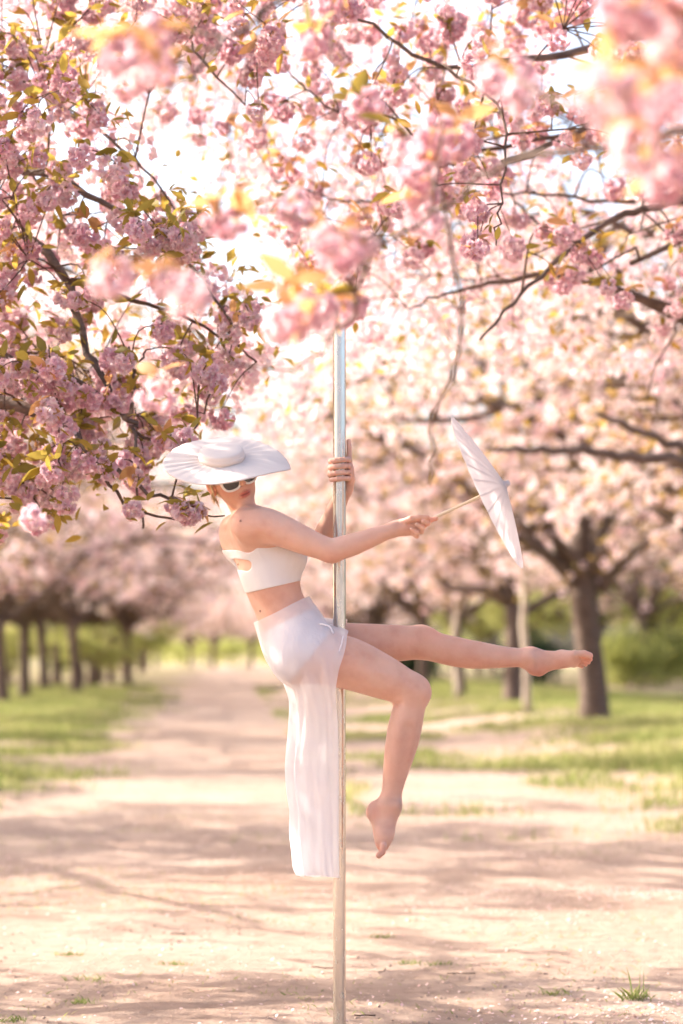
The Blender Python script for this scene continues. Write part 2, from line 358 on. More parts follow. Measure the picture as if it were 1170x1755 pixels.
def scatter(shapes, pos, rot, scale, rng):
    """copy (V, Q[, T]) shapes to each position; returns V, Q, T, tint"""
    Vs, Qs, Ts, tint = [], [], [], []; base = 0; pick = rng.integers(0, len(shapes), len(pos)); tn = rng.random(len(pos))
    for k, sh in enumerate(shapes):
        ix = np.where(pick == k)[0]
        if not len(ix): continue
        V = np.einsum('nij,vj->nvi', rot[ix], sh[0]) * scale[ix][:, None, None] + pos[ix][:, None, :]
        nv = len(sh[0]); off = (np.arange(len(ix)) * nv + base)[:, None, None]
        Vs.append(V.reshape(-1, 3)); Qs.append((sh[1][None] + off).reshape(-1, 4))
        if len(sh) > 2: Ts.append((sh[2][None] + off).reshape(-1, 3))
        tint.append(np.repeat(tn[ix], nv)); base += nv * len(ix)
    return np.concatenate(Vs), np.concatenate(Qs), (np.concatenate(Ts) if Ts else None), np.concatenate(tint)
LEAF0 = [one_leaf(1.0, 0.42, b) for b in (0.05, 0.2, 0.35)]
def leaf_card(n=1):
    return np.array([[0, 0, 0], [0.5, 0.24, 0.06], [1.0, 0, -0.15], [0.5, -0.24, 0.06]]), np.array([[0, 1, 2, 3]])
LEAF2 = [leaf_card()]
def leaf_spray(rng, n, size):
    """a tuft of leaves round a bud, drooping outwards"""
    mb = MB()
    for i in range(n):
        V, Q, T = LEAF0[rng.integers(3)]
        R = np.array(Matrix.Rotation(rng.uniform(0, 6.28), 3, 'Z') @ Matrix.Rotation(rng.uniform(-0.5, 0.9), 3, 'Y') @ Matrix.Rotation(rng.normal(0, 0.5), 3, 'X'))
        mb.add((V * size * rng.uniform(0.6, 1.1)) @ R.T, Q, T)
    return mb
BRONZE = [leaf_spray(rngc, n, 0.085).mesh('leaf_spray', M['bronze_leaf'], False) for n in (3, 4, 5, 4)]
SPRAYS = [leaf_spray(rngc, n, 0.075).mesh('leaf_spray', M['leaf'], False) for n in (3, 4, 5, 4)]
CLMESH = [mesh('blossom_cluster', V, Q, mat=M['petal'], smooth=False) for V, Q in CL0]

# ------------------------------------------------------------------ tree growing
def wiggle(rng, p0, d0, d1, L, n=7, amp=0.06):
    """a limb that starts along d0 and ends along d1"""
    pts = [np.array(p0, float)]; d0 = unit(d0); d1 = unit(d1)
    for i in range(n):
        t = (i + 0.5) / n; d = unit(d0 * (1 - t) + d1 * t + rng.normal(0, amp * 3, 3)); pts.append(pts[-1] + d * L / n)
    return np.array(pts)
def at_t(pts, t):
    f = t * (len(pts) - 1); i = min(int(f), len(pts) - 2); return pts[i] + (pts[i + 1] - pts[i]) * (f - i), unit(pts[i + 1] - pts[i])
def azel(az, el): return np.array([math.cos(az) * math.cos(el), math.sin(az) * math.cos(el), math.sin(el)])
def grow(rng, trunk_h=1.9, trunk_r=0.23, limbs=6, limb_len=4.3, sec=8, twigs=6, ups=2, sec_len=(1.2, 2.1), step=1.0):
    lean = rng.normal(0, 0.06, 2); tp = np.array([[lean[0] * z + 0.02 * math.sin(3 * z), lean[1] * z, z] for z in np.linspace(-0.15, trunk_h, 8)])
    tr = trunk_r * np.array([1.45, 1.12, 1.0, 0.96, 0.94, 0.95, 1.02, 1.05])
    wood = [(tp, tr, 12)]; sites = []
    for k in range(limbs + ups):
        up = k >= limbs
        az = 2 * np.pi * k / limbs + rng.normal(0, 0.25) if not up else rng.uniform(0, 6.28)
        e0 = rng.uniform(0.75, 1.05) if not up else rng.uniform(1.25, 1.45); e1 = rng.uniform(0.0, 0.4) if not up else rng.uniform(0.5, 1.0)
        L = limb_len * rng.uniform(0.85, 1.15) * (0.9 if up else 1); s = tp[-1] - [0, 0, rng.uniform(0.0, 0.25)]
        lp = catmull(wiggle(rng, s, azel(az, e0), azel(az + rng.normal(0, 0.3), e1), L, 7, 0.09), 2)
        r0 = trunk_r * rng.uniform(0.42, 0.6); wood.append((lp, np.linspace(r0, 0.025, len(lp)), 7))
        for j in range(sec):
            t = 0.22 + 0.78 * (j + rng.random()) / sec; p, d = at_t(lp, min(t, 0.99)); a = math.atan2(d[1], d[0]); side = 1 if j % 2 else -1
            e = rng.uniform(-0.25, 0.75); l2 = rng.uniform(*sec_len) * (1 - 0.3 * t)
            a2 = a + side * rng.uniform(0.5, 1.3)
            sp = wiggle(rng, p, azel(a2, e + 0.2), azel(a2 + rng.normal(0, 0.3), e - 0.5), l2, 5, 0.08)
            wood.append((sp, np.linspace(0.036, 0.012, len(sp)), 5))
            for q in np.arange(0.25, 1.0, 0.14 * step / l2): sites.append((at_t(sp, q)[0], 1))
            for w in range(twigs):
                t2 = 0.2 + 0.8 * (w + rng.random()) / twigs; p2, d2 = at_t(sp, min(t2, 0.99)); a3 = math.atan2(d2[1], d2[0]) + rng.choice([-1, 1]) * rng.uniform(0.3, 1.2)
                l3 = rng.uniform(0.45, 0.95); e3 = rng.uniform(-0.3, 0.8)
                wp = wiggle(rng, p2, azel(a3, e3), azel(a3, e3 - 0.9), l3, 4, 0.08); wood.append((wp, np.linspace(0.009, 0.004, len(wp)), 3))
                for q in np.arange(0.3, 1.01, 0.115 * step / l3): sites.append((at_t(wp, min(q, 1.0))[0], 0))
    return wood, np.array([s[0] for s in sites])
def crown_meshes(rng, sites, shapes, leafsh, keep=1.0, leaf_n=1.6, size=1.0, petal='petal', leaf='leaf', leaf_len=0.085):
    pos = sites[rng.random(len(sites)) < keep]; pos = pos + rng.normal(0, 0.045, pos.shape); n = len(pos)
    V, Q, T, tn = scatter(shapes, pos, random_rot(rng, n), rng.uniform(0.75, 1.25, n) * size, rng)
    crown = mesh('crown', V, Q, T, M[petal], False, {'tint': tn})
    m = int(n * leaf_n); lp = sites[rng.integers(0, len(sites), m)] + rng.normal(0, 0.07, (m, 3)) + [0, 0, 0.05]
    V, Q, T, tn = scatter(leafsh, lp, rotz_tilt(rng, m, 0.6), rng.uniform(0.6, 1.2, m) * leaf_len, rng)
    return crown, mesh('foliage', V, Q, T, M[leaf], False, {'tint': tn})
def wood_mesh(wood, trunk_mat=None):
    tr = MB(); br = MB()
    for i, (p, r, s) in enumerate(wood):
        (tr if s >= 12 else br).add(*tube(p, r, s, caps=s >= 7))
    return tr.mesh('trunk', trunk_mat or M['bark']), br.mesh('branches', trunk_mat or M['bark'])
def make_tree(name, parts, loc, rz, s, label, group, category='tree', slim=1.0):
    root = empty(name, loc, label, category, group); root.rotation_euler = (0, 0, rz); root.scale = (s, s, s)
    for nm, me, kind in parts:
        o = obj(nm, me, root)
        if kind: o['kind'] = kind
        if nm == 'trunk': o.scale = (slim, slim, 1)
    return root
TEMPL = []
for sd in range(4):
    rg = np.random.default_rng(40 + sd)
    wood, sites = grow(rg, rg.uniform(1.7, 2.0), 0.19, 6 + sd % 2, 5.4, 10, 7, 3, (1.5, 2.6), 1.25)
    t_, b_ = wood_mesh(wood)
    c1, f1 = crown_meshes(rg, sites, CL1, LEAF2, 0.78, 2.5, 0.9, leaf='golden_leaf', leaf_len=0.105)
    c2, f2 = crown_meshes(rg, sites, CL2, LEAF2, 0.45, 1.8, 0.95, leaf='golden_leaf', leaf_len=0.13)
    TEMPL.append({'mid': [('trunk', t_, None), ('branches', b_, 'stuff'), ('crown', c1, 'stuff'), ('foliage', f1, 'stuff')],
                  'far': [('trunk', t_, None), ('branches', b_, 'stuff'), ('crown', c2, 'stuff'), ('foliage', f2, 'stuff')]})

# ------------------------------------------------------------------ avenue of cherry trees
rt = np.random.default_rng(77)
def avenue_tree(off, Y, k, lod, label, group=None, s=None, rz=None):
    x = axis_x(Y) + off; z = float(ground_z(x, Y)) - 0.03
    return make_tree('cherry_tree', TEMPL[k]['mid' if lod else 'far'], (x, Y, z), rt.uniform(0, 6.28) if rz is None else rz, s or rt.uniform(1.18, 1.35), label, group, slim=0.72 if Y > 60 else 1.0)
# right verge, nearest first
rights = [avenue_tree(6.35, 24.5, 0, 1, 'cherry tree just outside the frame whose crown fills the upper right', s=1.05),
    avenue_tree(6.85, 33.4, 1, 1, 'cherry tree cut by the right edge with long low bough above grass', s=1.15),
    avenue_tree(6.25, 41.2, 2, 1, 'stout grey cherry trunk forking above grass, behind the raised bare foot', s=1.25, rz=0.4)]
lab = ['dark cherry trunk under pale bokeh blossom, first beyond the stout grey trunk',
       'cherry trunk second beyond the stout grey trunk, right of the bent knee',
       'cherry trunk third beyond the stout grey trunk, seen between the raised leg and bent knee']
for i, Y in enumerate([57.5, 66.5, 76.0]): avenue_tree(6.4 + rt.normal(0, 0.15), Y, (i + 3) % 4, 1 if i < 1 else 0, lab[i])
for i, Y in enumerate(np.arange(86, 210, 10.0)):
    avenue_tree(6.4 + rt.normal(0, 0.3), Y, i % 4, 0, 'distant cherry tree in the right row where the avenue narrows', 'distant cherry trees in the right row')
def add_boughs(root, boughs):
    mi = Matrix.LocRotScale(root.location, root.rotation_euler, root.scale).inverted(); rb = np.random.default_rng(len(boughs))
    for b in boughs:
        pts = catmull([PY(*q[:3]) for q in b], 5); rr = np.interp(np.linspace(0, 1, len(pts)), np.linspace(0, 1, len(b)), [q[3] for q in b]); pts[1:-1] += rb.normal(0, 0.012, pts[1:-1].shape)
        me = MB().add(*tube(pts, rr, 9)).mesh('branch', M['bark']); me.transform(mi); obj('branch', me, root)
add_boughs(rights[0], [[(1430, 860, 24.0, .13), (1300, 800, 21.5, .08), (1170, 788, 20, .050), (1060, 783, 19.7, .042), (980, 772, 19.5, .036), (900, 772, 19.3, .028), (835, 768, 19.2, .018)],
                       [(1300, 800, 21.5, .07), (1200, 780, 20.5, .05), (1130, 752, 20, .035), (1070, 728, 19.7, .028), (1020, 708, 19.5, .018)]])
add_boughs(rights[2], [[(1010, 1010, 41.2, .16), (990, 970, 41, .12), (950, 925, 40.6, .09), (900, 885, 40.2, .07), (850, 860, 40, .05)], [(950, 925, 40.6, .08), (935, 870, 40.2, .06), (925, 800, 40, .04)],
                       [(1030, 1010, 41.2, .13), (1060, 970, 41, .09), (1100, 935, 40.8, .075), (1140, 900, 40.5, .06), (1180, 860, 40.3, .05)]])
# left verge
for i, Y in enumerate([20.5, 30.0, 39.5, 49.0, 58.5]):
    avenue_tree(-6.9 + rt.normal(0, 0.2), Y, (i + 1) % 4, 1 if i < 3 else 0, ['second', 'third', 'fourth', 'fifth', 'sixth'][i] + ' cherry tree of the left row, counted from the tree in focus beside the hat', None, s=1.12 if i < 2 else 1.3)
lab = ['leftmost cherry trunk at the picture edge behind sunlit grass', 'second cherry trunk from the left edge, forking under pink blossom',
       'third cherry trunk from the left edge, slim and dark behind sunlit grass', 'fourth cherry trunk from the left edge, slim and dark', 'fifth and widest of the cherry trunks left of the avenue',
       'sixth cherry trunk from the left edge, small and dark', 'seventh cherry trunk from the left edge, small and dark', 'eighth cherry trunk from the left edge, nearest to the avenue']
for i, (px, Y) in enumerate([(4, 66), (42, 71), (76, 86), (98, 96), (131, 80), (163, 100), (190, 108), (218, 99)]): avenue_tree((px - CX) / F_PX * Y - axis_x(Y), Y, i % 4, 0, lab[i])
for i, Y in enumerate(np.arange(109, 215, 10.0)):
    avenue_tree(-6.7 + rt.normal(0, 0.3), Y, (i + 2) % 4, 0, 'distant cherry tree in the left row where the avenue narrows', 'distant cherry trees in the left row')
for i, (off, Y) in enumerate([(-14.5, 74), (-13.5, 86), (-15, 98), (-14, 112), (-14, 128), (-14, 146), (-22, 105), (-22, 125)]):
    avenue_tree(off, Y, i % 4, 0, 'cherry tree in the second row beyond the left verge', 'second row of cherry trees on the left')
for i, (off, Y) in enumerate([(14.5, 60), (14, 82), (14.5, 95), (14, 110), (14, 128), (14, 150)]):
    avenue_tree(off, Y, (i + 1) % 4, 0, 'cherry tree in the second row beyond the right verge', 'second row of cherry trees on the right')
for i, (x, Y) in enumerate([(-5, 222), (-12, 226), (-19, 222), (2, 224), (-9, 240), (-15, 240)]):
    z = float(ground_z(x, Y)); make_tree('cherry_tree', TEMPL[i % 4]['far'], (x, Y, z), i, 1.15, 'cherry tree closing the far end of the avenue', 'cherry trees at the end of the avenue')

# fresh green trees and shrubs behind the rows
def blob_sites(rng, n, r, zc, flat=0.8):
    d = rng.normal(size=(n, 3)); d /= np.linalg.norm(d, axis=1)[:, None]; rr = rng.random((n, 1)) ** 0.45
    b = 1 + 0.3 * np.sin(d[:, :1] * 5 + 1) * np.sin(d[:, 1:2] * 4) + 0.2 * np.sin(d[:, 2:] * 7)
    return d * rr * b * r * np.array([1, 1, flat]) + [0, 0, zc]
GREEN = []
for sd in range(2):
    rg = np.random.default_rng(90 + sd); wood, sites = grow(rg, 1.6, 0.14, 5, 3.2, 6, 4)
    t_, b_ = wood_mesh(wood); n = 5000; ss = sites[rg.integers(0, len(sites), n)] + rg.normal(0, 0.22, (n, 3))
    V, Q, T, tn = scatter(LEAF2, ss, random_rot(rg, n), rg.uniform(0.12, 0.24, n), rg)
    GREEN.append([('trunk', t_, None), ('branches', b_, 'stuff'), ('crown', mesh('crown', V, Q, T, M['green_leaf'], False, {'tint': tn}), 'stuff')])
gl = [(1110, 105, 'bright yellow-green tree behind the stout grey trunk at the right edge'), (1210, 112, 'yellow-green tree just beyond the right edge'),
      (1010, 88, 'fresh green tree behind the stout grey cherry trunk'), (1120, 95, 'distant fresh green tree at the right edge'), (820, 130, 'distant fresh green tree between the right cherry trunks')]
for i, (px, Y, lb) in enumerate(gl):
    x = (px - CX) / F_PX * Y; make_tree('green_tree', GREEN[i % 2], (x, Y, float(ground_z(x, Y))), i * 1.3, 1.25, lb, None)
gl = [(150, 92, 0.55, 'sunlit yellow-green young tree among the left cherry trunks'), (20, 100, 0.6, 'sunlit yellow-green young tree at the left edge behind the trunks'),
      (95, 118, 0.8, 'green young tree deep behind the left cherry trunks'), (240, 150, 0.8, 'far green young tree between the left trunks and the avenue')]
for i, (px, Y, s, lb) in enumerate(gl):
    x = (px - CX) / F_PX * Y; make_tree('green_tree', GREEN[i % 2], (x, Y, float(ground_z(x, Y))), i * 2.1, s, lb, None)
rg = np.random.default_rng(12)
def shrub(name, mat, loc, r, n, size, label, group=None):
    root = empty(name, loc, label, 'shrub', group)
    for k in range(4):
        a = rg.uniform(0, 6.28); 
        obj('stem', MB().add(*tube(wiggle(rg, (0, 0, -0.05), (0, 0, 1), azel(a, 0.6), r * 1.2, 4), np.linspace(0.03, 0.01, 5), 5)).mesh('stem', M['bark']), root)
    s = blob_sites(rg, n, r, r * 0.85); s = s[s[:, 2] > 0.02]
    V, Q, T, tn = scatter(LEAF2, s, random_rot(rg, len(s)), rg.uniform(0.7, 1.3, len(s)) * size, rg)
    o = obj('foliage', mesh('foliage', V, Q, T, mat, False, {'tint': tn}), root); o['kind'] = 'stuff'; return root
def px_loc(px, Y): x = (px - CX) / F_PX * Y; return (x, Y, float(ground_z(x, Y)))
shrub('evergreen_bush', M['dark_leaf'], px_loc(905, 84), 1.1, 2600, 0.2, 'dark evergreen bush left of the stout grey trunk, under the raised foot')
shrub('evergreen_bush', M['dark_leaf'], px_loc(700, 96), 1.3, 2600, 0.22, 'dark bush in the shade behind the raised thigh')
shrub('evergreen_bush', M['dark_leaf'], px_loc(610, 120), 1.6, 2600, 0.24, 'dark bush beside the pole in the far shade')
for i, px in enumerate([15, 110, 200]):
    shrub('young_shrub', M['green_leaf'], px_loc(px, 135 + 9 * i), 1.5 + 0.1 * (i % 3), 2200, 0.2, ['leftmost', 'middle', 'rightmost'][i] + ' of three sunlit green shrubs behind the left cherry trunks', 'green hedge shrubs behind the left trunks')
for i, px in enumerate(range(225, 780, 42)):
    shrub('hedge_shrub', M['green_leaf'], px_loc(px, 246 + (i % 3) * 4), 2.0 + 0.3 * (i % 2), 700, 0.4, 'hazy green shrub in the hedge closing the far end of the avenue', 'hedge at the end of the avenue')
for i, px in enumerate([1075, 1140, 1190]):
    shrub('young_shrub', M['green_leaf'], px_loc(px, 78 + 7 * i), 1.2, 2200, 0.2, ['leftmost', 'middle', 'rightmost'][i] + ' of three sunlit green shrubs right of the stout grey trunk', 'green shrubs on the right')
# young trees with pale trunks on the right verge
for px, Y, h, lb in [(905, 46, 2.7, 'thin pale young trunk standing in grass below the raised foot'), (783, 60, 2.6, 'pale young trunk with slanting limb behind the raised shin')]:
    x, y, z = px_loc(px, Y); root = empty('young_tree', (x, y, z), lb, 'tree'); rg2 = np.random.default_rng(px)
    obj('trunk', MB().add(*tube(wiggle(rg2, (0, 0, -0.1), (0, 0, 1), (0.03, 0, 1), h, 6, 0.02), np.linspace(0.085, 0.06, 7), 9)).mesh('trunk', M['pale_bark']), root)
    bs = MB(); st = []
    for k in range(7):
        bp = wiggle(rg2, (0, 0, h - 0.25 - 0.1 * (k % 3)), azel(k * 0.95, 0.95), azel(k * 0.95 + 0.2, 0.5), rg2.uniform(1.1, 1.7), 5, 0.06); bs.add(*tube(bp, np.linspace(0.035, 0.008, 6), 5))
        for q in np.linspace(0.35, 1, 14): st.append(at_t(bp, q)[0] + rg2.normal(0, 0.16, 3))
    obj('branches', bs.mesh('branches', M['pale_bark']), root)['kind'] = 'stuff'
    c, f = crown_meshes(rg2, np.array(st), CL1, LEAF2, 1.0, 2.0)
    obj('crown', c, root)['kind'] = 'stuff'; obj('foliage', f, root)['kind'] = 'stuff'

# ------------------------------------------------------------------ the three cherry trees whose boughs hang into the picture
def in_poly(p, poly):
    x, y = p; c = False; j = len(poly) - 1
    for i in range(len(poly)):
        xi, yi = poly[i]; xj, yj = poly[j]
        if (yi > y) != (yj > y) and x < (xj - xi) * (y - yi) / (yj - yi) + xi: c = not c
        j = i
    return c
def bough_tree(name, label, base, trunk_h, trunk_r, boughs, fills, seed, max_obj=300, extra=None, cl_scale=1.0, leaf_scale=1.0, leaf_per=1.0, bronze=0.3, more_leaves=0):
    """boughs: lists of (px, py, Y, radius); fills: (polygon in px, Y range, number of twig ends)"""
    rg = np.random.default_rng(seed); base = np.array(base, float)
    root = empty(name, base, label, 'tree')
    top = base + [0, 0, trunk_h]
    tp = np.array([base * (1 - t) + top * t + [0.04 * math.sin(5 * t), 0, 0] for t in np.linspace(-0.06, 1, 8)])
    obj('trunk', MB().add(*tube(tp - base, trunk_r * np.array([1.4, 1.12, 1, .96, .94, .95, 1.0, 1.03]), 14)).mesh('trunk', M['bark']), root)
    nodes, nrad = [], []
    for b in boughs:
        pts = np.array([PY(*q[:3]) for q in b]); rr = np.array([q[3] for q in b])
        s = top - [0, 0, rg.uniform(0, 0.3)]
        if np.linalg.norm(pts[0] - s) > 0.8 and b[0][3] > 0.012:
            midp = s * 0.5 + pts[0] * 0.5 + [0, 0, 0.25]; pts = np.concatenate([[s, midp], pts]); rr = np.concatenate([[max(rr[0] * 2.2, 0.05), rr[0] * 1.5], rr])
        cp = catmull(pts, 5); cr = np.interp(np.linspace(0, 1, len(cp)), np.linspace(0, 1, len(pts)), rr)
        cp[1:-1] += rg.normal(0, 0.008, cp[1:-1].shape)
        obj('branch', MB().add(*tube(cp - base, cr, 8)).mesh('branch', M['twig'] if rr[-1] < 0.02 and rr[0] < 0.03 else M['bark']), root)
        nodes.append(cp); nrad.append(cr)
    if extra:                                                # ordinary limbs that fill the crown outside the picture
        wood, st = grow(rg, trunk_h, trunk_r, *extra); wd = MB()
        for p, r, s_ in wood[1:]:
            if s_ < 12: wd.add(*tube(p, r, s_, False))
        obj('limbs', wd.mesh('limbs', M['bark']), root)['kind'] = 'stuff'
    NP = np.concatenate(nodes); NR = np.concatenate(nrad); twigs = MB(); sites = []; tips = []
    for poly, (y0, y1), n in fills:
        xs = [p[0] for p in poly]; ys = [p[1] for p in poly]; k = 0
        while k < n:
            q = (rg.uniform(min(xs), max(xs)), rg.uniform(min(ys), max(ys)))
            if not in_poly(q, poly): continue
            k += 1; tgt = PY(q[0], q[1], rg.uniform(y0, y1))
            dist = np.linalg.norm((NP - tgt) * [1, 1, 1], axis=1) + 0.3 * (NR < 0.004); i = int(np.argmin(dist)); s = NP[i]; L = np.linalg.norm(tgt - s)
            if L < 0.05: continue
            mid = s * 0.45 + tgt * 0.55 + rg.normal(0, 0.08 * L, 3) + [0, 0, 0.16 * L]
            tw = catmull([s, mid, tgt], max(3, int(L / 0.08))); r0 = min(NR[i] * 0.8, 0.0035 + 0.006 * L)
            twigs.add(*tube(tw - base, np.linspace(r0, 0.002, len(tw)), 5, False))
            NP = np.concatenate([NP, tw[1:]]); NR = np.concatenate([NR, np.linspace(r0, 0.003, len(tw))[1:]])
            sites.append(tgt); tips.append(unit(tw[-1] - tw[-2]))
            if L > 0.25 and rg.random() < 0.7: p, d = at_t(tw, rg.uniform(0.45, 0.75)); sites.append(p); tips.append(d)
    o = obj('twigs', twigs.mesh('twigs', M['twig']), root); o['kind'] = 'stuff'
    sites = np.array(sites)
    vis = (sites[:, 0] / sites[:, 1] * F_PX + CX); viy = HORIZON - (sites[:, 2] - CAM_H) / sites[:, 1] * F_PX
    inside = (vis > -60) & (vis < 1230) & (viy > -60) & (viy < 1800)
    order = np.argsort(np.where(inside, 0, 100) + sites[:, 1]); objs = order[:max_obj]; rest = order[max_obj:]
    objs = [i for i in objs if inside[i]]; rest = np.array([i for i in order if i not in set(objs)], int)
    for i in objs:
        c = obj('blossom_cluster', CLMESH[rg.integers(5)], root, Vector(sites[i] - base)); s = rg.uniform(0.75, 1.2) * cl_scale
        c.scale = (s, s, s); c.rotation_euler = (rg.normal(0, 0.4), rg.normal(0, 0.4), rg.uniform(0, 6.28))
    nl = 0
    for i in list(objs) * 2:
        if rg.random() > leaf_per / 2 or nl >= 300: continue
        nl += 1
        c = obj('leaf_spray', (BRONZE if rg.random() < bronze else SPRAYS)[rg.integers(4)], root, Vector(sites[i] - base + rg.normal(0, 0.02, 3) + [0, 0, 0.02])); s = rg.uniform(0.7, 1.25) * leaf_scale
        c.scale = (s, s, s); c.rotation_euler = (rg.normal(0, 0.6), rg.normal(0, 0.6), rg.uniform(0, 6.28))
    if more_leaves:
        src = sites[np.array(objs)]; m = more_leaves; lp = src[rg.integers(0, len(src), m)] - base + rg.normal(0, 0.06, (m, 3)) + [0, 0, 0.02]
        V, Q, T, tn = scatter(LEAF0, lp, rotz_tilt(rg, m, 0.6), rg.uniform(0.04, 0.085, m), rg)
        obj('foliage', mesh('foliage', V, Q, T, M['leaf'], False, {'tint': tn * 0.7}), root)['kind'] = 'stuff'
    rs = sites[rest] - base if len(rest) else np.zeros((0, 3))
    if extra: rs = np.concatenate([rs, st[~((lambda w: (w[:, 1] > 0.5) & (abs(w[:, 0] / np.maximum(w[:, 1], .1)) * F_PX < 660) & ((w[:, 2] - CAM_H) / np.maximum(w[:, 1], .1) * F_PX < 1180))(st + base))]])
    if len(rs):
        c, f = crown_meshes(rg, rs, CL1, LEAF2, 1.0, 1.4); obj('crown', c, root)['kind'] = 'stuff'; obj('foliage', f, root)['kind'] = 'stuff'
    return root

# left tree, nearly in focus, behind the dancer's hat
bough_tree('cherry_tree', 'cherry tree in focus at the left, lilac-pink blossom boughs reaching to the hat', (-5.6, 9.9, -0.02), 1.9, 0.24,
    [[(-420, 760, 9.9, .045), (-120, 690, 9.6, .035), (40, 700, 9.4, .024), (120, 730, 9.3, .016), (165, 790, 9.2, .010), (260, 840, 9.1, .007), (320, 870, 9.0, .005)],
     [(-400, 560, 10.2, .045), (-100, 590, 9.8, .03), (60, 632, 9.5, .015), (140, 655, 9.4, .012), (215, 715, 9.3, .010), (232, 740, 9.3, .008), (238, 840, 9.2, .005), (245, 905, 9.2, .004)],
     [(-380, 380, 10.4, .05), (-60, 400, 10.0, .03), (80, 430, 9.7, .02), (150, 600, 9.5, .014), (215, 712, 9.4, .010), (232, 640, 9.4, .006), (250, 600, 9.4, .004)],
     [(-380, 180, 10.8, .05), (-40, 270, 10.3, .03), (80, 300, 10.0, .02), (170, 345, 9.9, .012), (300, 430, 9.8, .008), (400, 560, 9.8, .005)],
     [(-300, 20, 11.2, .05), (-40, 110, 10.8, .03), (50, 150, 10.4, .018), (130, 200, 10.2, .010), (230, 270, 10.0, .006), (300, 360, 10, .004)],
     [(165, 790, 9.2, .008), (210, 860, 9.1, .006), (290, 888, 9.0, .005), (385, 884, 8.95, .003)], [(232, 740, 9.3, .007), (300, 760, 9.2, .005), (350, 700, 9.2, .004), (380, 640, 9.3, .003)],
     [(-300, 900, 9.6, .03), (-60, 800, 9.4, .018), (10, 840, 9.3, .010), (55, 850, 9.2, .006), (100, 790, 9.1, .004)],
     [(120, 480, 9.6, .012), (250, 520, 9.6, .008), (350, 560, 9.6, .006), (440, 620, 9.7, .004)]],
    [([(-60, 60), (60, 80), (160, 160), (230, 260), (330, 350), (380, 450), (430, 540), (420, 620), (330, 700), (230, 690), (120, 700), (-60, 720)], (8.9, 11.6), 265), ([(-60, -60), (400, -60), (330, 110), (180, 170), (60, 90), (-60, 70)], (9.6, 13), 70), ([(380, 400), (450, 520), (460, 640), (360, 720), (300, 700), (400, 600)], (9.2, 11), 26),
     ([(-60, 600), (120, 620), (300, 700), (330, 780), (250, 850), (120, 800), (-60, 860)], (8.8, 10.2), 85), ([(-60, 780), (120, 760), (210, 800), (120, 890), (-60, 940)], (8.9, 9.8), 24),
     ([(180, 780), (280, 800), (250, 920), (190, 900)], (8.9, 9.3), 7), ([(300, 850), (345, 850), (345, 890), (310, 890)], (8.9, 9.1), 3),
     ([(-700, -400), (-60, -400), (-60, 850), (-700, 850)], (8.5, 12.5), 240), ([(-700, -700), (250, -700), (80, 60), (-700, 0)], (9, 13), 50), ([(-1900, -900), (-120, -600), (-120, 560), (-1900, 620)], (8.2, 10.9), 420)], 301, extra=(5, 4.2, 6, 4), leaf_per=1.9, bronze=0.2, leaf_scale=1.1, cl_scale=0.76, more_leaves=1100)  # last fill: unseen crown thickened out of frame to shade the dancer

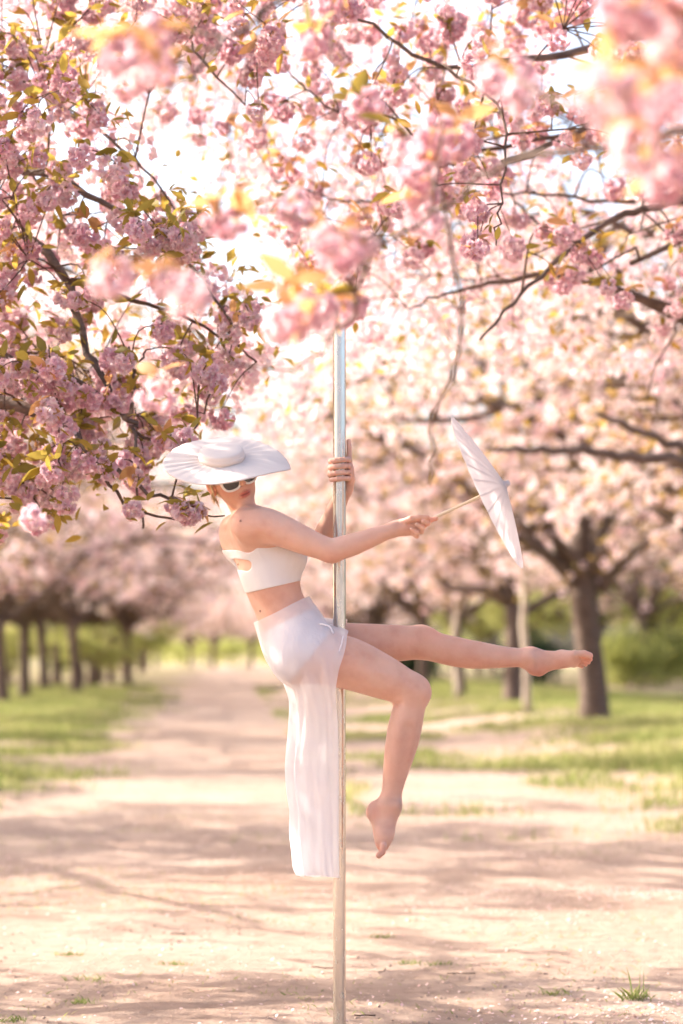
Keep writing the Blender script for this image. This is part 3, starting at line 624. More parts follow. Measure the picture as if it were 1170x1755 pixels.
# right tree level with the dancer: middle-distance boughs over the top and right
bough_tree('cherry_tree', 'cherry tree right of the frame with sunlit brown bough slanting down past the parasol', (4.6, 13.2, -0.02), 2.0, 0.25,
    [[(1560, 180, 12.2, .045), (1170, 335, 11.4, .020), (1060, 372, 11.2, .015), (960, 440, 11.0, .012), (880, 520, 10.8, .009), (822, 582, 10.7, .006)],
     [(1560, 720, 14.5, .06), (1300, 620, 13.6, .045), (1170, 549, 13.0, .028), (1060, 497, 12.7, .023), (960, 470, 12.5, .018), (860, 482, 12.4, .013), (760, 502, 12.3, .008), (700, 530, 12.3, .005)],
     [(1060, 497, 12.7, .018), (1010, 460, 12.6, .015), (940, 400, 12.5, .010), (880, 345, 12.4, .007)],
     [(1500, -50, 11.5, .04), (1100, 60, 11, .022), (900, 100, 10.6, .015), (760, 110, 10.2, .010), (640, 45, 10.0, .007), (545, 0, 9.9, .005)],
     [(1500, 0, 12, .04), (1180, 150, 11.5, .022), (980, 230, 11.2, .016), (800, 290, 11, .012), (680, 210, 10.8, .007), (560, 180, 10.6, .005), (500, 130, 10.5, .004)],
     [(1350, 420, 13.0, .03), (1170, 345, 12.6, .018), (1040, 345, 12.4, .010), (900, 330, 12.2, .007), (760, 330, 12, .006), (600, 345, 11.8, .005), (470, 310, 11.6, .004)],
     [(760, 110, 10.2, .008), (860, 200, 9.6, .006), (858, 345, 9.2, .004), (850, 420, 9.0, .003)],
     [(1500, -400, 12, .05), (1100, -300, 11, .03), (700, -200, 10.5, .02), (420, -60, 10.3, .012), (330, 60, 10.2, .007), (420, 180, 10.1, .004)],
     [(980, 230, 11.2, .012), (830, 260, 11.0, .009), (720, 300, 10.9, .006), (640, 400, 10.8, .004), (560, 450, 10.8, .003)]],
    [([(300, -60), (1230, -60), (1230, 330), (900, 330), (700, 360), (620, 320), (560, 210), (420, 200), (330, 120)], (9.3, 13.0), 170),
     ([(700, 300), (1230, 300), (1230, 560), (960, 560), (860, 470), (640, 480), (620, 380)], (10.2, 12.4), 34), ([(700, 300), (1230, 300), (1230, 640), (960, 640), (860, 560), (640, 560), (620, 380)], (13.2, 17.0), 150),
     ([(420, 200), (560, 230), (640, 400), (600, 560), (520, 500), (430, 330)], (10.4, 12.0), 20),
     ([(330, 0), (900, 0), (1000, 500), (860, 620), (640, 640), (520, 560), (470, 420), (400, 260)], (12.5, 17.5), 330), ([(-60, -60), (330, -60), (420, 260), (360, 330), (240, 230), (140, 120)], (12, 16.5), 200), ([(400, 250), (650, 300), (700, 620), (560, 640), (440, 480)], (12.5, 17), 120), ([(250, 600), (480, 560), (560, 640), (560, 760), (300, 770)], (14, 18.5), 70),
     ([(810, 400), (850, 400), (850, 450), (815, 450)], (8.9, 9.1), 3),
     ([(150, -60), (330, -60), (330, 110), (230, 90)], (9.6, 11.5), 22),
     ([(300, -700), (1800, -700), (1800, -60), (300, -60)], (9, 13.5), 160), ([(1230, -60), (1900, -60), (1900, 500), (1230, 500)], (9.5, 14), 160)], 302, extra=(6, 4.2, 8, 5), leaf_per=1.9, bronze=0.6, cl_scale=0.78, more_leaves=500)

# nearest tree, beside the photographer: large blurred clusters
bough_tree('cherry_tree', 'nearest cherry tree, large blurred white-pink clusters and orange leaves before the lens', (3.4, 3.2, -0.02), 1.9, 0.22,
    [[(2400, -300, 4.0, .03), (1500, 60, 3.9, .014), (1230, 110, 3.8, .009), (1100, 170, 3.75, .006), (1030, 200, 3.7, .004), (880, 130, 4.2, .003)],
     [(2300, 100, 4.4, .025), (1400, 160, 4.6, .012), (1100, 250, 4.7, .008), (900, 270, 4.9, .006), (760, 350, 5.0, .005), (640, 430, 5.0, .0045), (560, 600, 5.1, .004), (420, 620, 5.2, .003), (300, 555, 4.6, .003)],
     [(2300, -700, 4.4, .03), (1200, -300, 4.6, .014), (700, -80, 4.8, .008), (450, 20, 4.8, .006), (320, 130, 4.7, .004), (240, 200, 4.7, .003)],
     [(450, 20, 4.8, .004), (390, 250, 4.8, .003), (340, 400, 4.7, .003), (180, 450, 4.5, .002)],
     [(760, 350, 5.0, .005), (790, 600, 5.2, .004), (742, 720, 5.3, .0035), (735, 830, 5.4, .003)]],
    [([(1040, 100), (1180, 60), (1200, 290), (1060, 290), (1020, 220)], (3.4, 4.0), 9), ([(1090, 0), (1200, -20), (1190, 60), (1110, 70)], (3.4, 4.0), 4),
     ([(830, 100), (900, 100), (900, 160), (840, 160)], (4.4, 5.0), 3), ([(555, 395), (610, 395), (610, 420), (560, 420)], (4.5, 4.9), 3), ([(535, 500), (625, 500), (625, 535), (545, 535)], (5.2, 5.8), 3), ([(470, 515), (540, 510), (540, 535), (480, 540)], (4.6, 5.0), 3),
     ([(265, 455), (320, 455), (320, 520), (270, 520)], (4.1, 4.5), 3), ([(140, 440), (200, 440), (200, 480), (150, 480)], (4.2, 4.6), 1),
     ([(200, 60), (290, 60), (290, 130), (210, 130)], (4.4, 5.0), 4), ([(640, 300), (760, 300), (760, 380), (660, 380)], (5.2, 6.2), 3), ([(450, 20), (600, 0), (620, 60), (470, 100)], (5.2, 6.2), 2),
     ([(330, 340), (420, 340), (420, 400), (340, 400)], (4.6, 5.2), 2), ([(660, 220), (830, 200), (830, 280), (680, 300)], (5, 6), 5),
     ([(40, 860), (85, 860), (85, 910), (45, 910)], (6.2, 6.4), 1)], 303, leaf_per=1.2, cl_scale=0.66, leaf_scale=0.95, bronze=0.9)

# ------------------------------------------------------------------ pole
pole = empty('dance_pole', (P(581.5, 1120)[0], D, 0.0), 'polished steel dance pole gripped by the dancer', 'pole')
pr = 0.0218
V, Q = lathe([(pr, z) for z in np.linspace(0.012, 2.48, 60)] + [(pr * .97, 2.487), (pr * .9, 2.491), (0.0005, 2.493)], 48)
obj('tube', mesh('tube', V, Q, mat=M['steel']), pole)
V, Q = lathe([(0.0005, 0.0), (0.20, 0.0), (0.20, 0.010), (0.19, 0.014), (0.05, 0.016), (0.035, 0.05), (0.0225, 0.055)], 40)
obj('base_plate', mesh('base_plate', V + [0, 0, float(ground_z(0, D)) + 0.02], Q, mat=M['steel']), pole)

# ------------------------------------------------------------------ the dancer: one distance field, one surface
def to_px(r): return r / 500.0
class Field:
    def __init__(s, lo, hi, h):
        s.lo = np.array(lo, float); s.h = h; s.n = np.ceil((np.array(hi) - s.lo) / h).astype(int) + 1
        s.d = np.full(s.n, 1.0, np.float32)
    def block(s, lo, hi):
        i0 = np.clip(np.floor((lo - s.lo) / s.h).astype(int), 0, s.n); i1 = np.clip(np.ceil((hi - s.lo) / s.h).astype(int) + 1, 0, s.n)
        if (i1 <= i0).any(): return None
        sl = tuple(slice(a, b) for a, b in zip(i0, i1))
        ax = [(s.lo[k] + np.arange(i0[k], i1[k]) * s.h).astype(np.float32) for k in range(3)]
        return sl, np.meshgrid(*ax, indexing='ij')
    def union(s, prim, sub=False):
        kind, k = prim[0], prim[-1]; m = 0.05 + k
        if kind == 'multi':
            lo = np.min([np.minimum(c[1] - c[3], c[2] - c[4]) for c in prim[1]], 0) - m; hi = np.max([np.maximum(c[1] + c[3], c[2] + c[4]) for c in prim[1]], 0) + m
        elif kind == 'cone':
            _, a, b, r1, r2, k = prim; lo = np.minimum(a - r1, b - r2) - m; hi = np.maximum(a + r1, b + r2) + m
        else:
            _, c, R, rr, k = prim; e = max(rr); lo = c - e - m; hi = c + e + m
        bl = s.block(lo, hi)
        if bl is None: return
        sl, (X, Y, Z) = bl
        if kind == 'multi':
            d = np.full(X.shape, 1.0, np.float32)
            for _, a, b, r1, r2, _ in prim[1]:
                i0 = [np.searchsorted(g_, min(a[q], b[q]) - max(r1, r2) - m) for q, g_ in enumerate((X[:, 0, 0], Y[0, :, 0], Z[0, 0, :]))]
                i1 = [np.searchsorted(g_, max(a[q], b[q]) + max(r1, r2) + m) for q, g_ in enumerate((X[:, 0, 0], Y[0, :, 0], Z[0, 0, :]))]
                ss = tuple(slice(u, v) for u, v in zip(i0, i1)); ba = b - a; px, py, pz = X[ss] - a[0], Y[ss] - a[1], Z[ss] - a[2]
                t = np.clip((px * ba[0] + py * ba[1] + pz * ba[2]) / (ba @ ba), 0, 1)
                d[ss] = np.minimum(d[ss], np.sqrt((px - t * ba[0]) ** 2 + (py - t * ba[1]) ** 2 + (pz - t * ba[2]) ** 2) - (r1 + (r2 - r1) * t))
        elif kind == 'cone':
            ba = b - a; L2 = ba @ ba; px, py, pz = X - a[0], Y - a[1], Z - a[2]
            t = np.clip((px * ba[0] + py * ba[1] + pz * ba[2]) / L2, 0, 1)
            d = np.sqrt((px - t * ba[0]) ** 2 + (py - t * ba[1]) ** 2 + (pz - t * ba[2]) ** 2) - (r1 + (r2 - r1) * t)
        else:
            px, py, pz = X - c[0], Y - c[1], Z - c[2]; q = [px * R[i][0] + py * R[i][1] + pz * R[i][2] for i in range(3)]
            k0 = np.sqrt(sum((q[i] / rr[i]) ** 2 for i in range(3))); k1 = np.sqrt(sum((q[i] / rr[i] ** 2) ** 2 for i in range(3))) + 1e-9
            d = k0 * (k0 - 1) / k1; d = np.where(k0 < 1e-3, -min(rr), d)
        o = s.d[sl]
        if sub:
            h = np.maximum(k - np.abs(o + d), 0) / max(k, 1e-6); s.d[sl] = np.maximum(o, -d) + h * h * k / 4
        else:
            h = np.maximum(k - np.abs(o - d), 0) / max(k, 1e-6); s.d[sl] = np.minimum(o, d) - h * h * k / 4
    def surface(s, d=None):
        d = s.d if d is None else d; ng = d < 0; c = [slice(None, -1), slice(1, None)]
        cnt = sum(ng[c[i], c[j], c[k]].astype(np.int8) for i in (0, 1) for j in (0, 1) for k in (0, 1))
        act = (cnt > 0) & (cnt < 8); idx = np.full(act.shape, -1, np.int32); A = np.argwhere(act); idx[act] = np.arange(len(A))
        acc = np.zeros((len(A), 3)); w = np.zeros(len(A))
        cor = [(i, j, k) for i in (0, 1) for j in (0, 1) for k in (0, 1)]
        val = {q: d[A[:, 0] + q[0], A[:, 1] + q[1], A[:, 2] + q[2]] for q in cor}
        for q in cor:
            for ax in range(3):
                if q[ax]: continue
                q2 = tuple(q[i] + (i == ax) for i in range(3)); a, b = val[q], val[q2]; cr = (a < 0) != (b < 0)
                t = np.where(cr, a / np.where(cr, a - b, 1), 0); pt = np.array(q, float)[None] + np.zeros((len(A), 3)); pt[:, ax] += t
                acc[cr] += pt[cr]; w[cr] += 1
        V = (A + acc / w[:, None]) * s.h + s.lo; Q = []
        for ax in range(3):
            b, c2 = [(1, 2), (2, 0), (0, 1)][ax]; sl0 = [slice(None)] * 3; sl1 = [slice(None)] * 3; sl0[ax] = slice(None, -1); sl1[ax] = slice(1, None)
            E = np.argwhere(ng[tuple(sl0)] != ng[tuple(sl1)])
            ok = (E[:, b] > 0) & (E[:, c2] > 0) & (E[:, b] < s.n[b] - 1) & (E[:, c2] < s.n[c2] - 1); E = E[ok]
            f = ng[tuple(E.T)]
            def cell(db, dc): e = E.copy(); e[:, b] -= db; e[:, c2] -= dc; return idx[tuple(e.T)]
            q = np.stack([cell(1, 1), cell(0, 1), cell(0, 0), cell(1, 0)], 1); q[~f] = q[~f][:, ::-1]; Q.append(q)
        Q = np.concatenate(Q); return V, Q[(Q >= 0).all(1)]

TF = unit([0.93, 0.30, -0.05])                                   # the way her chest faces: right, a little away
TU = unit(P(428, 880) - P(500, 1090)); TF = unit(TF - TU * (TF @ TU)); TL = np.cross(TU, TF)     # up the spine, to her left
TR = np.stack([TF, TL, TU])
HU = unit([-0.36, -0.25, 0.90]); HF = unit([0.34, -0.94, 0.0]); HF = unit(HF - HU * (HF @ HU)); HS = np.cross(HF, HU)   # head: up, facing, to her right
HC = P(394, 816, -0.05); HR = np.stack([HS, HF, HU])
def hp(s, f, u): return HC + HS * s + HF * f + HU * u
def ell(c, R, rr, k): return ('ell', np.asarray(c, float), R, rr, k)
def cone(a, b, r1, r2, k=0.02): return ('cone', np.asarray(a, float), np.asarray(b, float), r1, r2, k)
def chain(pts, k=0.02):
    """(px, py, dy, radius in px)"""
    q = [(P(*p[:3]), p[3] / 500) for p in pts]
    W = catmull(np.array([[*w[0], w[1]] for w in q]), 5)
    return [('multi', [cone(W[i][:3], W[i + 1][:3], W[i][3], W[i + 1][3], 0) for i in range(len(W) - 1)], k)]
torso = [ell(P(452, 950), TR, (0.095, 0.132, 0.160), 0.03), ell(P(472, 1022), TR, (0.083, 0.118, 0.13), 0.06),
         ell(P(504, 1090), TR, (0.098, 0.155, 0.115), 0.06),
         ell(P(430, 912, 0.0), TR, (0.066, 0.150, 0.078), 0.05),
         ell(P(510, 1128, -0.078), TR, (0.082, 0.080, 0.088), 0.05), ell(P(508, 1122, 0.078), TR, (0.080, 0.080, 0.086), 0.05),
         ell(P(478, 962) + TL * -0.070 + TF * 0.012, TR, (0.062, 0.062, 0.062), 0.035), ell(P(478, 962) + TL * 0.070 + TF * 0.012, TR, (0.062, 0.062, 0.062), 0.035),
         ell(P(425, 918) - TL * 0.085, TR, (0.060, 0.060, 0.085), 0.04), ell(P(416, 918) + TL * 0.085, TR, (0.055, 0.060, 0.085), 0.04)]
legs_near = chain([(520, 1120, -0.105, 43), (560, 1129, -0.112, 45), (600, 1138, -0.118, 44), (650, 1158, -0.128, 38), (690, 1176, -0.134, 31), (708, 1186, -0.136, 28.5)], 0.04) + \
    chain([(707, 1184, -0.136, 28.5), (701, 1212, -0.133, 27), (694, 1245, -0.128, 28.5), (688, 1275, -0.124, 27.5), (680, 1312, -0.118, 23), (673, 1348, -0.112, 18), (668, 1378, -0.106, 17)], 0.018) + \
    [cone(P(716, 1181, -0.138), P(721, 1191, -0.138), 0.026, 0.024, 0.025)]
foot_near = [cone(P(668, 1378, -0.105), P(646, 1386, -0.098), 0.030, 0.026, 0.03), cone(P(642, 1388, -0.098), P(639, 1392, -0.098), 0.023, 0.023, 0.02),
             cone(P(668, 1388, -0.105), P(661, 1430, -0.125), 0.033, 0.026, 0.025), cone(P(645, 1398, -0.10), P(653, 1440, -0.125), 0.022, 0.021, 0.025),
             cone(P(660, 1430, -0.118), P(656, 1450, -0.125), 0.026, 0.019, 0.02)]
for (x0, x1, dy, r) in [(657, 651, -0.150, .0105), (656, 652, -0.133, .0085), (656, 653, -0.118, .0082), (657, 655, -0.104, .0078), (659, 658, -0.091, .0072)]:
    foot_near += [cone(P(x0, 1449, dy), P(x0 - 2, 1460 - abs(dy + .15) * 60, dy), r, r, 0.006), cone(P(x0 - 2, 1460 - abs(dy + .15) * 60, dy), P(x1 - 2, 1466 - abs(dy + .15) * 90, dy - 0.004), r, r * 1.02, 0.005)]
legs_far = chain([(535, 1106, 0.10, 42), (610, 1106, 0.108, 38.5), (670, 1103, 0.115, 33), (722, 1101, 0.12, 28)], 0.03) + \
    chain([(720, 1101, 0.12, 28), (750, 1110, 0.124, 26), (785, 1118, 0.13, 26), (820, 1123, 0.133, 24), (860, 1126, 0.138, 19), (890, 1127, 0.14, 16.5), (908, 1128, 0.14, 17)], 0.016) + \
    [cone(P(722, 1090, 0.115), P(735, 1093, 0.115), 0.029, 0.026, 0.025)]
foot_far = [cone(P(906, 1128, 0.14), P(917, 1140, 0.138), 0.032, 0.028, 0.02), cone(P(918, 1146, 0.138), P(923, 1148, 0.138), 0.025, 0.023, 0.015),
            cone(P(915, 1130, 0.14), P(968, 1129, 0.125), 0.034, 0.024, 0.03), cone(P(925, 1143, 0.14), P(972, 1134, 0.125), 0.019, 0.018, 0.02),
            cone(P(965, 1128, 0.135), P(988, 1128, 0.13), 0.024, 0.017, 0.02)]
for (y, x1, dy, r) in [(1121, 1010, 0.100, .0125), (1127, 1011, 0.120, .0090), (1132, 1008, 0.134, .0085), (1136, 1003, 0.147, .0080), (1139, 997, 0.158, .0078)]:
    foot_far += [cone(P(962, 1128, dy * 0.4 + 0.078), P(984, y, dy), 0.016, r * 1.1, 0.02), cone(P(984, y, dy), P(x1 - 9, y - 1, dy), r, r * 0.9, 0.004), cone(P(x1 - 9, y - 1, dy), P(x1, y + 3, dy), r * 0.9, r, 0.003)]
arm_r = chain([(426, 900, -0.140, 31), (452, 901, -0.160, 31), (480, 909, -0.178, 27.5), (520, 926, -0.20, 23.5), (550, 938, -0.208, 20.5), (568, 942, -0.21, 19.5), (584, 939, -0.208, 19.5), (610, 931, -0.203, 18.5), (645, 918, -0.19, 15), (678, 906, -0.175, 12)], 0.035)
hand_r = [cone(P(676, 907, -0.175), P(690, 903, -0.172), 0.022, 0.024, 0.02), ell(P(698, 903, -0.170), np.stack([unit([0.94, 0, 0.3]), [0, 1, 0], unit([-0.3, 0, 0.94])]), (0.040, 0.017, 0.030), 0.012)]
def finger(pts, r, k=0.006): return [cone(P(*pts[i]), P(*pts[i + 1]), r * (1 - 0.07 * i), r * (1 - 0.07 * (i + 1)), k) for i in range(len(pts) - 1)]
hand_r += finger([(690, 895, -0.186), (704, 889, -0.198), (718, 887, -0.196), (732, 887, -0.190)], 0.0105)          # thumb along the stick
hand_r += finger([(708, 896, -0.172), (724, 894, -0.174), (738, 891, -0.178), (747, 889, -0.180)], 0.0095)          # index finger
hand_r += finger([(712, 901, -0.172), (726, 901, -0.178), (733, 897, -0.192), (725, 894, -0.205)], 0.0092)
hand_r += finger([(712, 908, -0.172), (722, 911, -0.180), (724, 905, -0.198), (714, 899, -0.207)], 0.0088)
hand_r += finger([(707, 914, -0.172), (714, 919, -0.180), (714, 913, -0.198), (705, 907, -0.205)], 0.0082)
arm_l = chain([(416, 900, 0.14, 26), (470, 915, 0.18, 24), (535, 935, 0.20, 20), (548, 932, 0.20, 20), (562, 903, 0.15, 18.5), (580, 862, 0.09, 14.5), (592, 838, 0.05, 12)], 0.04)
hx = pole.location[0]
def round_pole(deg, z, r=0.0325): a = rad(deg); return np.array([hx + r * math.cos(a), D + r * math.sin(a), z])
zz = lambda py: CAM_H + (HORIZON - py) / F_PX * D
hand_l = [cone(P(592, 838, 0.05), P(598, 822, 0.028), 0.021, 0.022, 0.02), ell(np.array([hx + 0.036, D + 0.012, zz(810)]), np.stack([unit([1, 0.3, 0]), unit([-0.3, 1, 0]), [0, 0, 1]]), (0.014, 0.024, 0.036), 0.012)]
for py, r, e in [(787, .0090, 165), (798, .0090, 170), (809, .0085, 165), (819, .0078, 150)]:
    an = np.linspace(20, -e, 8); hand_l += [cone(round_pole(an[i], zz(py + 0.6 * i)), round_pole(an[i + 1], zz(py + 0.6 * (i + 1))), r, r * 0.985, 0.003) for i in range(7)]
hand_l += [cone(np.array([hx + .034, D + .01, zz(800)]), round_pole(8, zz(783), .034), .010, .0092, .008), cone(round_pole(8, zz(783), .034), round_pole(10, zz(768), .034), .0092, .0086, .003), cone(round_pole(10, zz(768), .034), round_pole(14, zz(756), .032), .0086, .0078, .003)]   # a finger laid up the pole
an = np.linspace(40, 195, 8); hand_l += [cone(round_pole(an[i], zz(826 - 2.2 * i)), round_pole(an[i + 1], zz(826 - 2.2 * (i + 1))), .0115 - .0003 * i, .0112 - .0003 * i, .003) for i in range(7)]   # thumb
neck = [cone(P(430, 895, 0.025), HC - HU * 0.05 - HF * 0.040, 0.045, 0.040, 0.015), cone(P(418, 902, 0.0), P(428, 902, -0.11), 0.040, 0.052, 0.03)]
head = [ell(hp(0, -0.012, 0.03), HR, (0.074, 0.092, 0.088), 0.02), ell(hp(0, 0.022, -0.036), HR, (0.063, 0.066, 0.077), 0.025), ell(hp(0, 0.058, -0.094), HR, (0.025, 0.021, 0.020), 0.022),
        ell(hp(0.036, 0.052, -0.018), HR, (0.022, 0.022, 0.022), 0.025), ell(hp(-0.036, 0.052, -0.018), HR, (0.022, 0.022, 0.022), 0.025),
        cone(hp(0, 0.080, 0.018), hp(0, 0.101, -0.022), 0.0075, 0.0095, 0.012), ell(hp(0.011, 0.090, -0.025), HR, (0.0075, 0.010, 0.007), 0.007), ell(hp(-0.011, 0.090, -0.025), HR, (0.0075, 0.010, 0.007), 0.007),
        ell(hp(0, 0.080, 0.030), HR, (0.045, 0.012, 0.008), 0.015),
        cone(hp(0.018, 0.079, -0.0585), hp(0.004, 0.0885, -0.0555), 0.0040, 0.0058, 0.004), cone(hp(-0.018, 0.079, -0.0585), hp(-0.004, 0.0885, -0.0555), 0.0040, 0.0058, 0.004),
        cone(hp(0.014, 0.080, -0.0660), hp(-0.014, 0.080, -0.0660), 0.0062, 0.0062, 0.004), ell(hp(0, 0.0825, -0.067), HR, (0.012, 0.006, 0.0062), 0.004)]
for sgn in (1, -1):
    c0 = hp(0.073 * sgn, -0.008, -0.008); R_ = np.stack([unit(HS * sgn + HF * 0.5), unit(HF - HS * sgn * 0.5), HU])
    head += [ell(c0 + HS * sgn * 0.004, R_, (0.007, 0.018, 0.031), 0.006), cone(c0 + HU * -0.022, c0 + HU * -0.028 + HF * 0.004, 0.008, 0.006, 0.005)]
details = [cone(P(680, 1377, -0.128), P(679, 1380, -0.130), 0.011, 0.010, 0.018), cone(P(906, 1124, 0.108), P(909, 1126, 0.106), 0.011, 0.010, 0.018),
           cone(P(566, 953, -0.215), P(570, 955, -0.213), 0.014, 0.012, 0.02)]
dents = [cone(P(444, 926, -0.205), P(458, 936, -0.215), 0.012, 0.006, 0.03), cone(P(400, 960, -0.12), P(396, 925, -0.135), 0.012, 0.010, 0.035), cone(P(680, 1209, -0.16), P(686, 1206, -0.18), 0.006, 0.004, 0.012), cone(P(690, 1140, -0.205), P(640, 1135, -0.225), 0.008, 0.010, 0.03), cone(P(700, 1250, -0.19), P(690, 1330, -0.175), 0.008, 0.006, 0.03)]
body_prims = torso + neck + details + head + legs_near + foot_near + legs_far + foot_far + arm_r + hand_r + arm_l + hand_l
hat_c = P(380, 786, -0.05); HN = unit([-0.05, -0.47, 0.88]); hatR = frame(HN, [1, 0, -0.05])
ear_dips = [ell(hp(0.083 * sgn, 0.000, -0.004), np.stack([HS, HF, HU]), (0.006, 0.009, 0.018), 0.004) for sgn in (1, -1)]
def solve(lo, hi, h, prims, dips=()):
    f = Field(lo, hi, h)
    for p in prims: f.union(p)
    for p in dips: f.union(p, True)
    return f
def box_of(prims, m):
    prims = [q for p in prims for q in (p[1] if p[0] == 'multi' else [p])]
    lo = np.min([np.minimum(p[1] - p[3], p[2] - p[4]) if p[0] == 'cone' else p[1] - max(p[3]) for p in prims], 0) - m
    hi = np.max([np.maximum(p[1] + p[3], p[2] + p[4]) if p[0] == 'cone' else p[1] + max(p[3]) for p in prims], 0) + m
    return lo, hi
fine = [box_of(head, 0.006), box_of(hand_r[1:], 0.004), box_of(hand_l[1:], 0.004), box_of(foot_near[2:], 0.004), box_of(foot_far[3:], 0.004)]
lo, hi = box_of(body_prims, 0.02)
mb = MB()
f = solve(lo, hi, 0.0042, body_prims, dents); V, Q = f.surface(); del f
cen = V[Q].mean(1); drop = np.zeros(len(Q), bool)
for a, b in fine: drop |= ((cen > a + 0.006) & (cen < b - 0.006)).all(1)
mb.add(V, Q[~drop])
for i, (a, b) in enumerate(fine):
    f = solve(a - 0.001, b + 0.001, 0.0019, body_prims, ear_dips if i == 0 else ()); V, Q = f.surface(); mb.add(V, Q)
def under_hat(V):
    """what the hat crown holds is pressed inside it"""
    q = (V - hat_c) @ hatR.T; up_ = q[:, 2] > -0.004; r = np.hypot(q[:, 0], q[:, 1]); far_ = np.linalg.norm(V - HC, axis=1) > 0.16; up_ &= ~far_
    s_ = np.where(up_, np.minimum(1, 0.069 / np.maximum(r, 1e-6)), 1); q[:, 0] *= s_; q[:, 1] *= s_; q[:, 2] = np.where(up_, np.minimum(q[:, 2], 0.030), q[:, 2])
    return q @ hatR + hat_c
VV = under_hat(np.concatenate(mb.V)); mb.V = [VV]
# skin colour: lips, toes, fingertips and ears are redder, the face a little warmer
def near(c, r): return np.clip(1 - np.linalg.norm(VV - c, axis=1) / r, 0, 1)[:, None]
base_c = np.array([0.70, 0.425, 0.315]); colr = np.repeat(base_c[None], len(VV), 0)
def blend(w, c): 
    global colr
    w = np.clip(w, 0, 1); colr = colr * (1 - w) + np.array(c) * w
hd = near(HC, 0.14); blend(np.clip(hd * 3, 0, 1) * 0.55, (0.62, 0.33, 0.20))
loc = np.stack([(VV - HC) @ HS, (VV - HC) @ HF, (VV - HC) @ HU], 1)
lip = np.exp(-((loc[:, 0] / 0.021) ** 4 + ((loc[:, 2] + 0.0618) / 0.0105) ** 4)) * (loc[:, 1] > 0.055); blend(lip[:, None] * 0.95, (0.50, 0.13, 0.10))
mouth = np.exp(-((loc[:, 0] / 0.019) ** 4 + ((loc[:, 2] + 0.0615) / 0.0016) ** 2)) * (loc[:, 1] > 0.055); blend(mouth[:, None] * 0.9, (0.10, 0.02, 0.02))
for sgn in (1, -1):
    blend(near(hp(0.078 * sgn, -0.008, -0.006), 0.035) * 0.6, (0.70, 0.30, 0.21)); blend(near(hp(0.042 * sgn, 0.06, -0.025), 0.04) * 0.7, (0.70, 0.30, 0.22))
    blend(np.clip(near(hp(0.010 * sgn, 0.097, -0.0325), 0.0055) * 2.0, 0, 1), (0.14, 0.04, 0.03))
for c, r in [(P(652, 1468, -0.13), 0.05), (P(1012, 1130, 0.12), 0.06), (P(640, 1392, -0.098), 0.05), (P(922, 1150, 0.138), 0.05), (P(742, 890, -0.178), 0.035), (P(570, 800, 0), 0.03), (P(722, 1186, -0.135), 0.06), (P(735, 1090, 0.115), 0.06), (P(566, 948, -0.21), 0.05)]:
    blend(near(c, r) * 0.7, (0.72, 0.29, 0.20))
for c in [P(406, 966, -0.09), P(413, 894, -0.15), P(445, 1047, -0.09)]:
    blend(np.clip(near(c, 0.0) if False else (np.clip(1 - np.hypot(VV[:, 0] - c[0], VV[:, 2] - c[2]) / 0.005, 0, 1) * (VV[:, 1] < D + 0.02))[:, None] * 2, 0, 1), (0.16, 0.07, 0.05))
person = empty('person', (0, D, 0.0), 'dancer in white cropped top and sheer white skirt, legs lifted, clinging to the pole', 'person')
def child(name, me, parent):
    if name in ('rim', 'lens', 'temple', 'bridge'):
        for v in me.vertices:
            q = hatR @ (np.array(v.co) - hat_c)
            if q[2] > -0.006: v.co = hat_c + np.array([q[0], q[1], -0.006 - 0.05 * min(0.05, q[2] + 0.006)]) @ hatR
    me.transform(Matrix.Translation(-Vector(parent.location))); return obj(name, me, parent)
child('body', mb.mesh('body', M['skin'], True, {'skin_colour': colr}), person)

# cropped top: the torso grown a little, cut by its hems
tf_prims = torso
lo, hi = box_of(torso, 0.02)
f = solve(lo, hi, 0.003, torso)
ax = [lo[k] + np.arange(f.n[k]) * f.h for k in range(3)]; X, Y_, Z = np.meshgrid(*ax, indexing='ij')
PXX = CX + X / Y_ * F_PX; PYY = HORIZON - (Z - CAM_H) / Y_ * F_PX
def above(p, q):      # signed metres above the line p-q of the picture plane, constant through depth
    nx, ny = (q[1] - p[1]), -(q[0] - p[0]); L = math.hypot(nx, ny); return ((PXX - p[0]) * nx + (PYY - p[1]) * ny) / L / 500
hem = -above((421, 1017), (515, 995)); neckl = above((386, 943), (452, 940))
# racer back: neckline dips on the back and rises to the arms
neckl = neckl - 0.030 * np.clip((PXX - 428) / 24, 0, 1) ** 2 - 0.25 * np.clip((PXX - 452) / 100, 0, 1) + 0.012 * np.exp(-((PXX - 425) / 14) ** 2)
def rbox(cx, cy, w, h, r, ang=0.0):
    ca, sa = math.cos(ang), math.sin(ang); u = ((PXX - cx) * ca + (PYY - cy) * sa); v = (-(PXX - cx) * sa + (PYY - cy) * ca)
    qx = np.abs(u) - w + r; qy = np.abs(v) - h + r
    return (np.hypot(np.maximum(qx, 0), np.maximum(qy, 0)) + np.minimum(np.maximum(qx, qy), 0) - r) / 500
hole = np.where(Y_ < D + 0.03, rbox(413, 968, 18, 9.5, 8.5, 0.12), 1.0)
gsh = np.maximum(np.maximum(f.d - 0.0045, hem), np.maximum(neckl, -hole))
V, Q = f.surface(gsh); top_o = child('cropped_top', mesh('cropped_top', V, Q, mat=M['top']), person); top_o['label'] = 'white cropped top with cut-out back'
band = np.maximum(np.maximum(f.d - 0.0065, hem), above((417, 1004), (516, 981)))
V, Q = f.surface(band); child('elastic_band', mesh('elastic_band', V, Q, mat=M['top']), top_o)
child('strap', MB().add(*tube(catmull([P(391, 950, -0.03), P(385, 935, -0.03), P(381, 912, -0.03), P(383, 889, -0.035), P(391, 873, -0.05), P(402, 866, -0.065)], 6), 0.0045, 8)).mesh('strap', M['top']), top_o)
